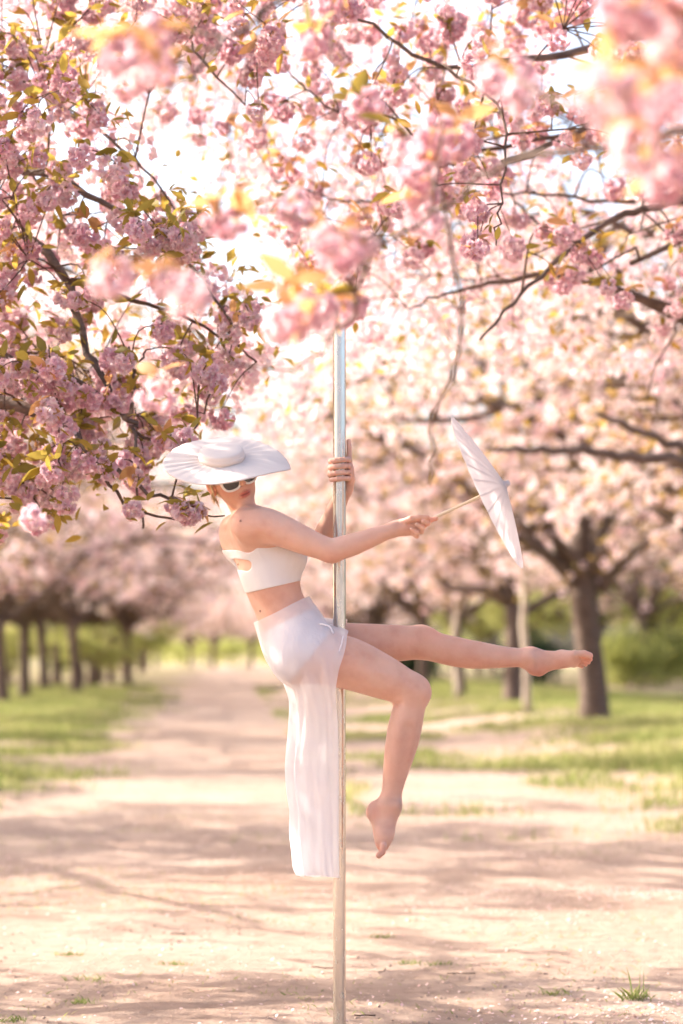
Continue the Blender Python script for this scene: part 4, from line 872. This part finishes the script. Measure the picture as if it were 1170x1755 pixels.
# briefs under the skirt
fb = solve(*box_of(torso[1:6], 0.07), 0.0035, torso + legs_near[:1] + legs_far[:1])
ax = [fb.lo[k] + np.arange(fb.n[k]) * fb.h for k in range(3)]; X, Y_, Z = np.meshgrid(*ax, indexing='ij'); PXX = CX + X / Y_ * F_PX; PYY = HORIZON - (Z - CAM_H) / Y_ * F_PX
leg_cut = above((505, 1165), (565, 1088)) * -1.0
gsh = np.maximum(np.maximum(fb.d - 0.004, above((446, 1086), (534, 1044))), np.maximum(-leg_cut * -1.0 if False else ((PXX - 505) * 0.78 + (PYY - 1150) * 0.62) / 500 - 0.012, (PYY - 1175) / 500))
V, Q = fb.surface(gsh); br = child('briefs', mesh('briefs', V, Q, mat=M['waistband']), person)
# string tie and garter
def ribbon(pts, r): return MB().add(*tube(catmull([P(*p) for p in pts], 5), r, 7)).mesh('tie', M['waistband'])
child('garter_string', ribbon([(588, 1090, -0.195), (584, 1108, -0.208), (578, 1124, -0.211), (572, 1134, -0.211)], 0.0026), person)
child('string_tie', ribbon([(548, 1069, -0.165), (558, 1071, -0.178), (566, 1075, -0.185), (571, 1086, -0.19)], 0.003), person)

# skirt
rows = [((438, 1066), (528, 1023), .50, 180, .128, 0), ((446, 1081), (533, 1039), .50, 180, .136, 0), ((453, 1105), (552, 1068), .52, 172, .165, -.005), ((466, 1132), (569, 1092), .70, 140, .190, -.01),
        ((484, 1160), (573, 1132), .88, 108, .203, -.01), ((499, 1196), (574, 1182), 1, 91, .196, -.01), ((499, 1246), (579, 1243), 1, 90, .170, -.01), ((490, 1308), (580, 1310), 1, 90, .15, -.01),
        ((493, 1345), (580, 1350), 1, 90, .145, -.01), ((499, 1395), (580, 1400), 1, 90, .14, -.01), ((500, 1440), (580, 1445), 1, 90, .135, -.01), ((505, 1484), (581, 1488), 1, 90, .13, -.01), ((511, 1501), (581, 1503), 1, 90, .125, -.01)]
arr = np.array([[*r[0], *r[1], *r[2:]] for r in rows], float); A = catmull(arr, 8); nt_ = 120
def skirt_pt(row, th, off=0.0):
    L = np.array(row[0:2]); R_ = np.array(row[2:4]); mid = L + (R_ - L) * row[4]; c = math.cos(th); q = mid + (L - mid) * c; dep = row[6] + off
    q = q + unit(L - R_) * off * 500 * c
    return P(q[0], q[1], row[7] + dep * math.sin(th))
Vs = []
for i, row in enumerate(A):
    v = max(0, (i - 9) / (len(A) - 10)); tm = rad(row[5])
    for j in range(nt_):
        t = j / (nt_ - 1); th = -tm + 2 * tm * t
        amp = 0.001 + 0.011 * min(1, v * 1.6)
        fold = amp * (math.sin(th * 7 + 1.2 * math.sin(v * 3)) * 0.7 + math.sin(th * 13 + 2 + v * 3) * 0.45 + (abs(math.sin(th * 10 + v * 2)) - 0.5) * 0.5 + math.sin(th * 23 + v * 6) * 0.2)
        fold += 0.0035 * math.sin(v * 26 + th * 4) * math.sin(th * 6 + v * 9) * min(1, v * 3)
        fold += 0.0016 * math.sin(th * 31 + 3 * math.sin(v * 5)) * (1 - 0.7 * v) * min(1, i / 9)
        if 0.05 < v < 0.5: fold += 0.006 * math.sin(th * 14 - v * 10) * math.sin((v - 0.05) / 0.45 * math.pi)
        p = skirt_pt(row, th, fold)
        if i > len(A) - 8: p[2] += 0.003 * math.sin(th * 5) * (i - len(A) + 8) / 8
        Vs.append(p)
ii, jj = np.meshgrid(np.arange(len(A) - 1), np.arange(nt_ - 1), indexing='ij'); a0 = (ii * nt_ + jj).ravel()
QS = np.stack([a0, a0 + nt_, a0 + nt_ + 1, a0 + 1], 1)
def drape(V, gap):
    """push cloth out of the body"""
    V = np.array(V); gr = np.gradient(fb.d, fb.h)
    for _ in range(6):
        ix = np.round((V - fb.lo) / fb.h).astype(int); ok = ((ix > 1) & (ix < fb.n - 2)).all(1); j = tuple(ix[ok].T)
        d_ = fb.d[j]; nrm = np.stack([g_[j] for g_ in gr], 1); nrm /= np.linalg.norm(nrm, axis=1)[:, None] + 1e-6
        mv = np.clip(gap - d_, 0, 0.03) * (d_ < gap); V[ok] += nrm * mv[:, None]
    return V
Vs = drape(Vs, 0.014).reshape(len(A), nt_, 3)
for _ in range(6): Vs[1:-1, 1:-1] = 0.5 * Vs[1:-1, 1:-1] + 0.125 * (Vs[:-2, 1:-1] + Vs[2:, 1:-1] + Vs[1:-1, :-2] + Vs[1:-1, 2:])
Vs = drape(Vs.reshape(-1, 3), 0.007)
sk = child('skirt', mesh('skirt', Vs, QS, mat=M['sheer']), person); sk['label'] = 'long sheer white skirt open at the front'
Wb = []
nb = 90
for i, row in enumerate(catmull(arr[:2], 5)):
    for j in range(nb): Wb.append(skirt_pt(row, 2 * math.pi * j / nb, 0.004 + 0.002 * math.sin(i / 5 * math.pi)))
k = np.arange(nb); k2 = (k + 1) % nb
QW = np.concatenate([np.stack([i * nb + k, (i + 1) * nb + k, (i + 1) * nb + k2, i * nb + k2], 1) for i in range(5)])
child('waistband', mesh('waistband', drape(Wb, 0.011), QW, mat=M['waistband']), sk)

# hair: a smooth cap drawn back under the hat, with a small knot
hair = MB(); hf = solve(HC - 0.14, HC + 0.14, 0.003, [ell(hp(0, -0.016, 0.032), HR, (0.079, 0.095, 0.092), 0.01), ell(hp(0, -0.045, -0.02), HR, (0.062, 0.055, 0.06), 0.03), ell(hp(0.0, -0.105, -0.01), HR, (0.032, 0.03, 0.034), 0.01)])
ax = [hf.lo[k_] + np.arange(hf.n[k_]) * hf.h for k_ in range(3)]; X, Y_, Z = np.meshgrid(*ax, indexing='ij')
lf = (X - HC[0]) * HF[0] + (Y_ - HC[1]) * HF[1] + (Z - HC[2]) * HF[2]; lu = (X - HC[0]) * HU[0] + (Y_ - HC[1]) * HU[1] + (Z - HC[2]) * HU[2]
V, Q = hf.surface(np.maximum(hf.d, lf - 0.010 - 0.55 * np.clip(lu - 0.02, -0.05, 0.06))); hair.add(under_hat(V), Q)
rh = np.random.default_rng(8)
for k_ in range(70):       # loose strands by the ear
    s0 = hp(0.074 + rh.normal(0, .003), 0.012 + rh.normal(0, 0.008), 0.02 + rh.normal(0, .01)); s1 = hp(0.080, -0.002 + rh.normal(0, .006), -0.02); s2 = hp(0.076 + rh.normal(0, .006), -0.02 + rh.normal(0, .01), -0.06 + rh.normal(0, .015))
    hair.add(*tube(catmull([s0, s1, s2], 4), 0.0007, 3, False))
child('hair', hair.mesh('hair', M['hair']), person)

# sunglasses
glasses = empty('sunglasses', hp(0, 0.1, 0.005), 'white framed sunglasses with dark lenses under the hat brim', 'sunglasses')
def lens_outline(n=28, grow_=0.0, sgn=1):
    a = np.arange(n) / n * 2 * np.pi; x = np.sign(np.cos(a)) * np.abs(np.cos(a)) ** 0.7; z = np.sign(np.sin(a)) * np.abs(np.sin(a)) ** 0.7
    z = z * (0.0215 + grow_); x = x * (0.0265 + grow_) * (1 + 0.10 * z / 0.02); z = z + 0.004 * x / 0.0265 * (z > 0)
    return x * sgn, z
for sgn in (1, -1):
    o_c = (0.0345 * sgn, 0.098, -0.008)
    def lp(x, z, f_): s_ = o_c[0] + x; return hp(s_, o_c[1] + f_ - 7.0 * (abs(s_) - 0.012) ** 2 * (abs(s_) > 0.012), o_c[2] + z)
    mbx = MB(); rings = []; n = 28
    for gr, f_ in [(-0.0005, 0.000), (0.0, 0.0025), (0.006, 0.003), (0.007, 0.0), (0.006, -0.003), (-0.0005, -0.002)]:
        x, z = lens_outline(n, gr, sgn); rings.append(np.array([lp(x[i], z[i], f_) for i in range(n)]))
    k = np.arange(n); k2 = (k + 1) % n; m_ = len(rings)
    Qx = np.concatenate([np.stack([i * n + k, ((i + 1) % m_) * n + k, ((i + 1) % m_) * n + k2, i * n + k2], 1) for i in range(m_)])
    child('rim', mesh('rim', np.concatenate(rings), Qx, mat=M['white_frame']), glasses)
    x, z = lens_outline(n, 0.0, sgn); V = [lp(0, 0, 0.002)] + [lp(x[i] * q, z[i] * q, 0.002 * (1 - q * q)) for q in (0.5, 1.0) for i in range(n)]
    T = [[0, 1 + i, 1 + (i + 1) % n] for i in range(n)]; Qz = [[1 + i, 1 + n + i, 1 + n + (i + 1) % n, 1 + (i + 1) % n] for i in range(n)]
    child('lens', mesh('lens', V, Qz, T, mat=M['lens']), glasses)
    child('temple', MB().add(*tube(catmull([hp(0.064 * sgn, 0.079, 0.004), hp(0.074 * sgn, 0.05, 0.006), hp(0.079 * sgn, 0.0, 0.01), hp(0.078 * sgn, -0.02, 0.0)], 4), [0.0045] * 9 + [0.0035] * 4, 7)).mesh('temple', M['white_frame']), glasses)
child('bridge', MB().add(*tube(catmull([hp(0.007, 0.0985, -0.003), hp(0, 0.101, -0.0005), hp(-0.007, 0.0985, -0.003)], 4), 0.0038, 7)).mesh('bridge', M['white_frame']), glasses)

# ------------------------------------------------------------------ hat

hat = empty('sun_hat', hat_c, 'wide ivory sun hat with pleated brim and flat crown on the dancer', 'hat')
na, nr = 160, 22; top_v, bot_v = [], []
def brim_pt(r, a):
    tip = math.exp(-abs(a / 0.40) ** 1.5); R_ = 0.203 * (1 + 0.15 * tip - 0.07 * math.exp(-((abs(a) - 0.9) / 0.45) ** 2)); q = r
    rr = 0.07 + (R_ - 0.07) * q
    z = -0.004 * q * q - 0.042 * tip * q ** 2
    fan = math.exp(-((abs(abs(a) - math.pi) - 0.15) / 0.55) ** 2) * 1.0 + 0.7 * math.exp(-((a - 0.75) / 0.3) ** 2) + 0.18
    ph = a * 26; saw = (ph / (2 * math.pi)) % 1.0
    z += fan * 0.0075 * (saw - 0.5) * min(1, 4 * q) * (1 - 0.35 * q) + 0.0015 * math.sin(a * 5 + 2 * q)
    x, y = rr * math.cos(a), rr * math.sin(a)
    return x, y, z
for i in range(nr + 1):
    for j in range(na):
        a = (j / na) * 2 * math.pi - math.pi; p = np.array(brim_pt(i / nr, a)); top_v.append(p @ hatR); bot_v.append((p - [0, 0, 0.003]) @ hatR)
k = np.arange(na); k2 = (k + 1) % na; NV = (nr + 1) * na
Qt = np.concatenate([np.stack([i * na + k, (i + 1) * na + k, (i + 1) * na + k2, i * na + k2], 1) for i in range(nr)])
Qh = np.concatenate([Qt, Qt[:, ::-1] + NV, np.stack([nr * na + k, NV + nr * na + k, NV + nr * na + k2, nr * na + k2], 1)])
obj('brim', mesh('brim', np.concatenate([top_v, bot_v]), Qh, mat=M['hat']), hat)
V, Q = lathe([(0.0005, 0.034), (0.04, 0.0345), (0.066, 0.034), (0.072, 0.031), (0.0735, 0.028), (0.0755, 0.022), (0.077, -0.012)], 64)
obj('crown', mesh('crown', (V * [1.02, 0.98, 1]) @ hatR, Q, mat=M['hat']), hat)
V, Q = lathe([(0.0768, 0.003), (0.0782, 0.004), (0.0772, 0.018), (0.0758, 0.019)], 64)
obj('hat_band', mesh('hat_band', (V * [1.02, 0.98, 1]) @ hatR, Q, mat=M['hat']), hat)

# ------------------------------------------------------------------ parasol
pn = unit([0.907 * 0.985, -0.175, 0.42 * 0.985]); apex = P(866, 830, -0.20); parR = frame(pn, [0, 0, 1])
par = empty('parasol', apex, 'white paper parasol held out on a pale bamboo stick', 'parasol')
RP, DP, nrib = 0.281, 0.066, 30
def par_pt(r, a, lift=0.0):
    pl = abs(math.sin(a * nrib / 2)); rr = RP * r * (1 - 0.012 * pl * r)
    return np.array([rr * math.cos(a), rr * math.sin(a), -DP * (0.75 * r + 0.25 * r * r) - 0.0018 * pl * r + lift])
na = nrib * 6; nr = 14; Vp = [par_pt(0.03 + 0.97 * i / nr, 2 * math.pi * j / na) @ parR for i in range(nr + 1) for j in range(na)]
k = np.arange(na); k2 = (k + 1) % na
obj('canopy', mesh('canopy', Vp, np.concatenate([np.stack([i * na + k, (i + 1) * na + k, (i + 1) * na + k2, i * na + k2], 1) for i in range(nr)]), mat=M['paper']), par)
def ribbon_bar(p, q, w, t):
    p, q = np.array(p), np.array(q); d = unit(q - p); s = unit(np.cross(d, [0, 0, 1])); u = np.cross(s, d)
    V = [e + s * w * a + u * t * b for e in (p, q) for a, b in ((1, 1), (-1, 1), (-1, -1), (1, -1))]
    return np.array(V), np.array([[0, 1, 2, 3], [7, 6, 5, 4], [0, 4, 5, 1], [1, 5, 6, 2], [2, 6, 7, 3], [3, 7, 4, 0]])
for i in range(nrib):
    a = 2 * math.pi * i / nrib
    V1, Q1 = ribbon_bar(par_pt(0.04, a, -0.003), par_pt(0.5, a, -0.003), 0.0016, 0.0014); V2, Q2 = ribbon_bar(par_pt(0.5, a, -0.003), par_pt(0.985, a, -0.003), 0.0016, 0.0014)
    obj('rib', MB().add(V1 @ parR, Q1).add(V2 @ parR, Q2).mesh('rib', M['bamboo'], False), par)
    V1, Q1 = ribbon_bar((0.012 * math.cos(a), 0.012 * math.sin(a), -0.060), par_pt(0.40, a, -0.006), 0.0011, 0.0011)
    obj('stretcher', MB().add(V1 @ parR, Q1).mesh('stretcher', M['bamboo'], False), par)
V, Q = lathe([(0.0005, 0.016), (0.008, 0.015), (0.0105, 0.010), (0.0095, 0.003), (0.014, 0.0), (0.016, -0.006)], 20); obj('ferrule', mesh('ferrule', V @ parR, Q, mat=M['paper']), par)
V, Q = lathe([(0.0005, -0.006), (0.0125, -0.006), (0.0125, -0.022), (0.006, -0.024)], 20); obj('top_notch', mesh('top_notch', V @ parR, Q, mat=M['bamboo']), par)
V, Q = lathe([(0.0065, -0.050), (0.012, -0.052), (0.012, -0.064), (0.0065, -0.066)], 20); obj('runner', mesh('runner', V @ parR, Q, mat=M['bamboo']), par)
V, Q = lathe([(0.0005, 0.0), (0.0050, -0.004), (0.0052, -0.20), (0.0058, -0.205), (0.0055, -0.37), (0.0005, -0.374)], 14); obj('stick', mesh('stick', V @ parR, Q, mat=M['bamboo']), par)

# ------------------------------------------------------------------ grass, fallen petals, tufts, twigs on the ground
rgd = np.random.default_rng(2024)
def blades(rng, x, y, h, w, lean=0.45):
    n = len(x); z = ground_z(x, y) - 0.005; a = rng.uniform(0, 6.28, n); b = rng.uniform(0, 6.28, n); hh = h * rng.uniform(0.5, 1.3, n)
    base = np.stack([x, y, z], 1); s = np.stack([np.cos(a), np.sin(a), 0 * a], 1) * np.reshape(w, (-1, 1)); ln = np.stack([np.cos(b), np.sin(b), 0 * b], 1) * (hh * rng.uniform(0, lean, n))[:, None]
    up = np.array([0, 0, 1]) * hh[:, None]
    V = np.stack([base - s, base + s, base + up * 0.6 + ln * 0.4 + s * 0.6, base + up + ln], 1)
    return V.reshape(-1, 3), np.arange(n * 4).reshape(-1, 4)
n = 420000; Yg = 16 + 80 * rgd.random(n) ** 1.6; og = np.where(rgd.random(n) < 0.45, -rgd.uniform(0.8, 10, n), rgd.uniform(1.0, 11, n)); Xg = axis_x(Yg) + og
Xp = CX + Xg / Yg * F_PX; keep = (grassy(Xg, Yg) ** 1.2 > rgd.random(n)) & (Xp > -250) & (Xp < 1420); Xg, Yg = Xg[keep], Yg[keep]
V, Q = blades(rgd, Xg, Yg, 0.085 + 0.05 * vnoise(Xg, Yg, 0.6, 4), 0.007 + 0.00012 * Yg)
gr = obj('grass', mesh('grass', V, Q, mat=M['grass'], smooth=False, attrs={'tint': np.repeat(vnoise(Xg, Yg, 0.5, 8), 4)})); tag(gr, 'short spring grass on both verges of the sandy avenue', 'grass', kind='stuff')
# thin worn grass and straw low on the path
n = 42000; Yg = 8.2 + 14 * rgd.random(n); Xg = rgd.uniform(-2.6, 2.8, n); Xp = CX + Xg / Yg * F_PX
dens = sstep(0.45, 0.70, vnoise(Xg, Yg, 1.3, 21)) * (0.25 + 0.75 * sstep(0.5, 0.8, vnoise(Xg, Yg, 5.0, 22))) * np.where(Xg < -0.1, 1.0, 0.6); keep = dens > rgd.random(n) * 1.1; Xg, Yg = Xg[keep], Yg[keep]
V, Q = blades(rgd, Xg, Yg, 0.018, 0.0022, 2.2); sg = obj('worn_grass', mesh('worn_grass', V, Q, mat=M['grass'], smooth=False, attrs={'tint': np.repeat(0.35 + 0.65 * rgd.random(len(Xg)), 4)})); tag(sg, 'thin worn grass and straw flattened on the sandy path', 'grass', kind='stuff')
tl = [(300, 1655, 'grass tuft in the sand left of the pole, farther of two'), (150, 1682, 'flat grass tuft at the lower left of the path'), (140, 1712, 'small grass tuft on the bare earth patch at bottom left'), (120, 1640, 'sparse grass tuft at the left on the path'),
      (655, 1610, 'tiny grass tuft right of the pole'), (700, 1652, 'small grass tuft right of the pole on pale sand'), (750, 1655, 'tuft of short grass midway between pole and right edge'), (1085, 1715, 'tall-bladed grass tuft among fallen petals at bottom right'), (950, 1705, 'little grass tuft beside the fallen petals'),
      (880, 1440, 'dark little grass tuft on the path below the raised foot'), (800, 1440, 'dark grass tuft beyond the hanging foot'), (1050, 1395, 'green weed tuft at the edge of right verge'), (20, 1745, 'grass tuft in the bottom left corner')]
for i, (px, py, lb) in enumerate(tl):
    Yt = F_PX * CAM_H / (py - HORIZON); x = (px - CX) / F_PX * Yt; n = 70; sp = 0.03 if i != 1 else 0.045
    xx = rgd.normal(0, sp, n); yy = rgd.normal(0, sp * 0.8, n); z0 = float(ground_z(x, Yt))
    V, Q = blades(rgd, x + xx, Yt + yy, 0.022 if i != 7 else 0.045, 0.0022, 1.3)
    if i == 7:
        for q in range(3):
            V2, Q2 = blades(rgd, np.array([x + 0.02 * q]), np.array([Yt]), 0.13, 0.004, 0.5); Q = np.concatenate([Q, Q2 + len(V)]); V = np.concatenate([V, V2])
    V = V - [x, Yt, z0]; o = obj('grass_tuft', mesh('grass_tuft', V, Q, mat=M['grass'], smooth=False, attrs={'tint': rgd.random(len(V) // 4).repeat(4) * 0.6}), None, (x, Yt, z0)); tag(o, lb, 'grass tuft', 'grass tufts on the sandy path')
# fallen petals
n = 150000; Yg = 8.3 + 24 * rgd.random(n) ** 1.9; Xg = axis_x(Yg) + rgd.uniform(-4, 5.5, n); o_ = Xg - axis_x(Yg)
dens = sstep(0.45, 0.75, vnoise(Xg, Yg, 0.9, 31)) * (0.06 + 0.94 * sstep(0.4, 3.0, Xg + 0.02 * Yg)) * 0.95 + 0.05; keep = dens > rgd.random(n); Xg, Yg = Xg[keep], Yg[keep]; n = len(Xg)
pc = np.array([[-0.5, 0, 0], [0, -0.35, 0.1], [0.5, 0, 0.0], [0, 0.35, 0.1]]); V, Q, T, tn = scatter([(pc, np.array([[0, 1, 2, 3]]))], np.stack([Xg, Yg, ground_z(Xg, Yg) + 0.004], 1), rotz_tilt(rgd, n, 0.35), rgd.uniform(0.011, 0.022, n), rgd)
fp = obj('fallen_petals', mesh('fallen_petals', V, Q, T, M['fallen'], False, {'tint': tn})); tag(fp, 'fallen pink and straw coloured petals littering the right of the path', 'petals', kind='stuff')
for i, (px, py, ln, lb) in enumerate([(595 / 1 - 290, 1604, 0.07, 'short brown twig lying on the sand left of the pole'), (555, 1659, 0.11, 'thin dark twig on the sand just left of the pole'), (790, 1673, 0.12, 'thin twig on the sand right of the pole'), (625, 1745, 0.08, 'dark twig at the bottom edge beside the pole')]):
    Yt = F_PX * CAM_H / (py - HORIZON); x = (px - CX) / F_PX * Yt; z0 = float(ground_z(x, Yt)); a = rgd.uniform(-0.4, 0.4)
    pts = [np.array([t * ln * math.cos(a), t * ln * math.sin(a) + rgd.normal(0, 0.004), 0.008 + rgd.normal(0, 0.002)]) for t in np.linspace(-0.5, 0.5, 5)]
    tag(obj('fallen_twig', MB().add(*tube(catmull(pts, 2), 0.003, 6)).mesh('fallen_twig', M['twig']), None, (x, Yt, z0)), lb, 'twig', 'fallen twigs on the path')

n = 5000; Yg = 8.4 + 12 * rgd.random(n) ** 1.4; Xg = rgd.uniform(-2.2, 2.6, n); keep = sstep(0.35, 0.7, vnoise(Xg, Yg, 1.7, 41)) > rgd.random(n); Xg, Yg = Xg[keep], Yg[keep]; n = len(Xg)
oc = np.array([[1, 0, 0], [-1, 0, 0], [0, 1, 0], [0, -1, 0], [0, 0, 0.7], [0, 0, -0.7]], float); ot = np.array([[0, 2, 4], [2, 1, 4], [1, 3, 4], [3, 0, 4], [2, 0, 5], [1, 2, 5], [3, 1, 5], [0, 3, 5]])
V, Q, T, tn = scatter([(oc, np.zeros((0, 4), int), ot)], np.stack([Xg, Yg, ground_z(Xg, Yg) + 0.001], 1), rotz_tilt(rgd, n, 0.5), 0.003 + 0.009 * rgd.random(n) ** 3, rgd)
tag(obj('gravel', mesh('gravel', V, Q, T, plain('sandy_clods', (0.36, 0.26, 0.20), 0.95, noise=(3, 0.35)), False)), 'fine clods and grit scattered over the sandy path', 'gravel', kind='stuff')
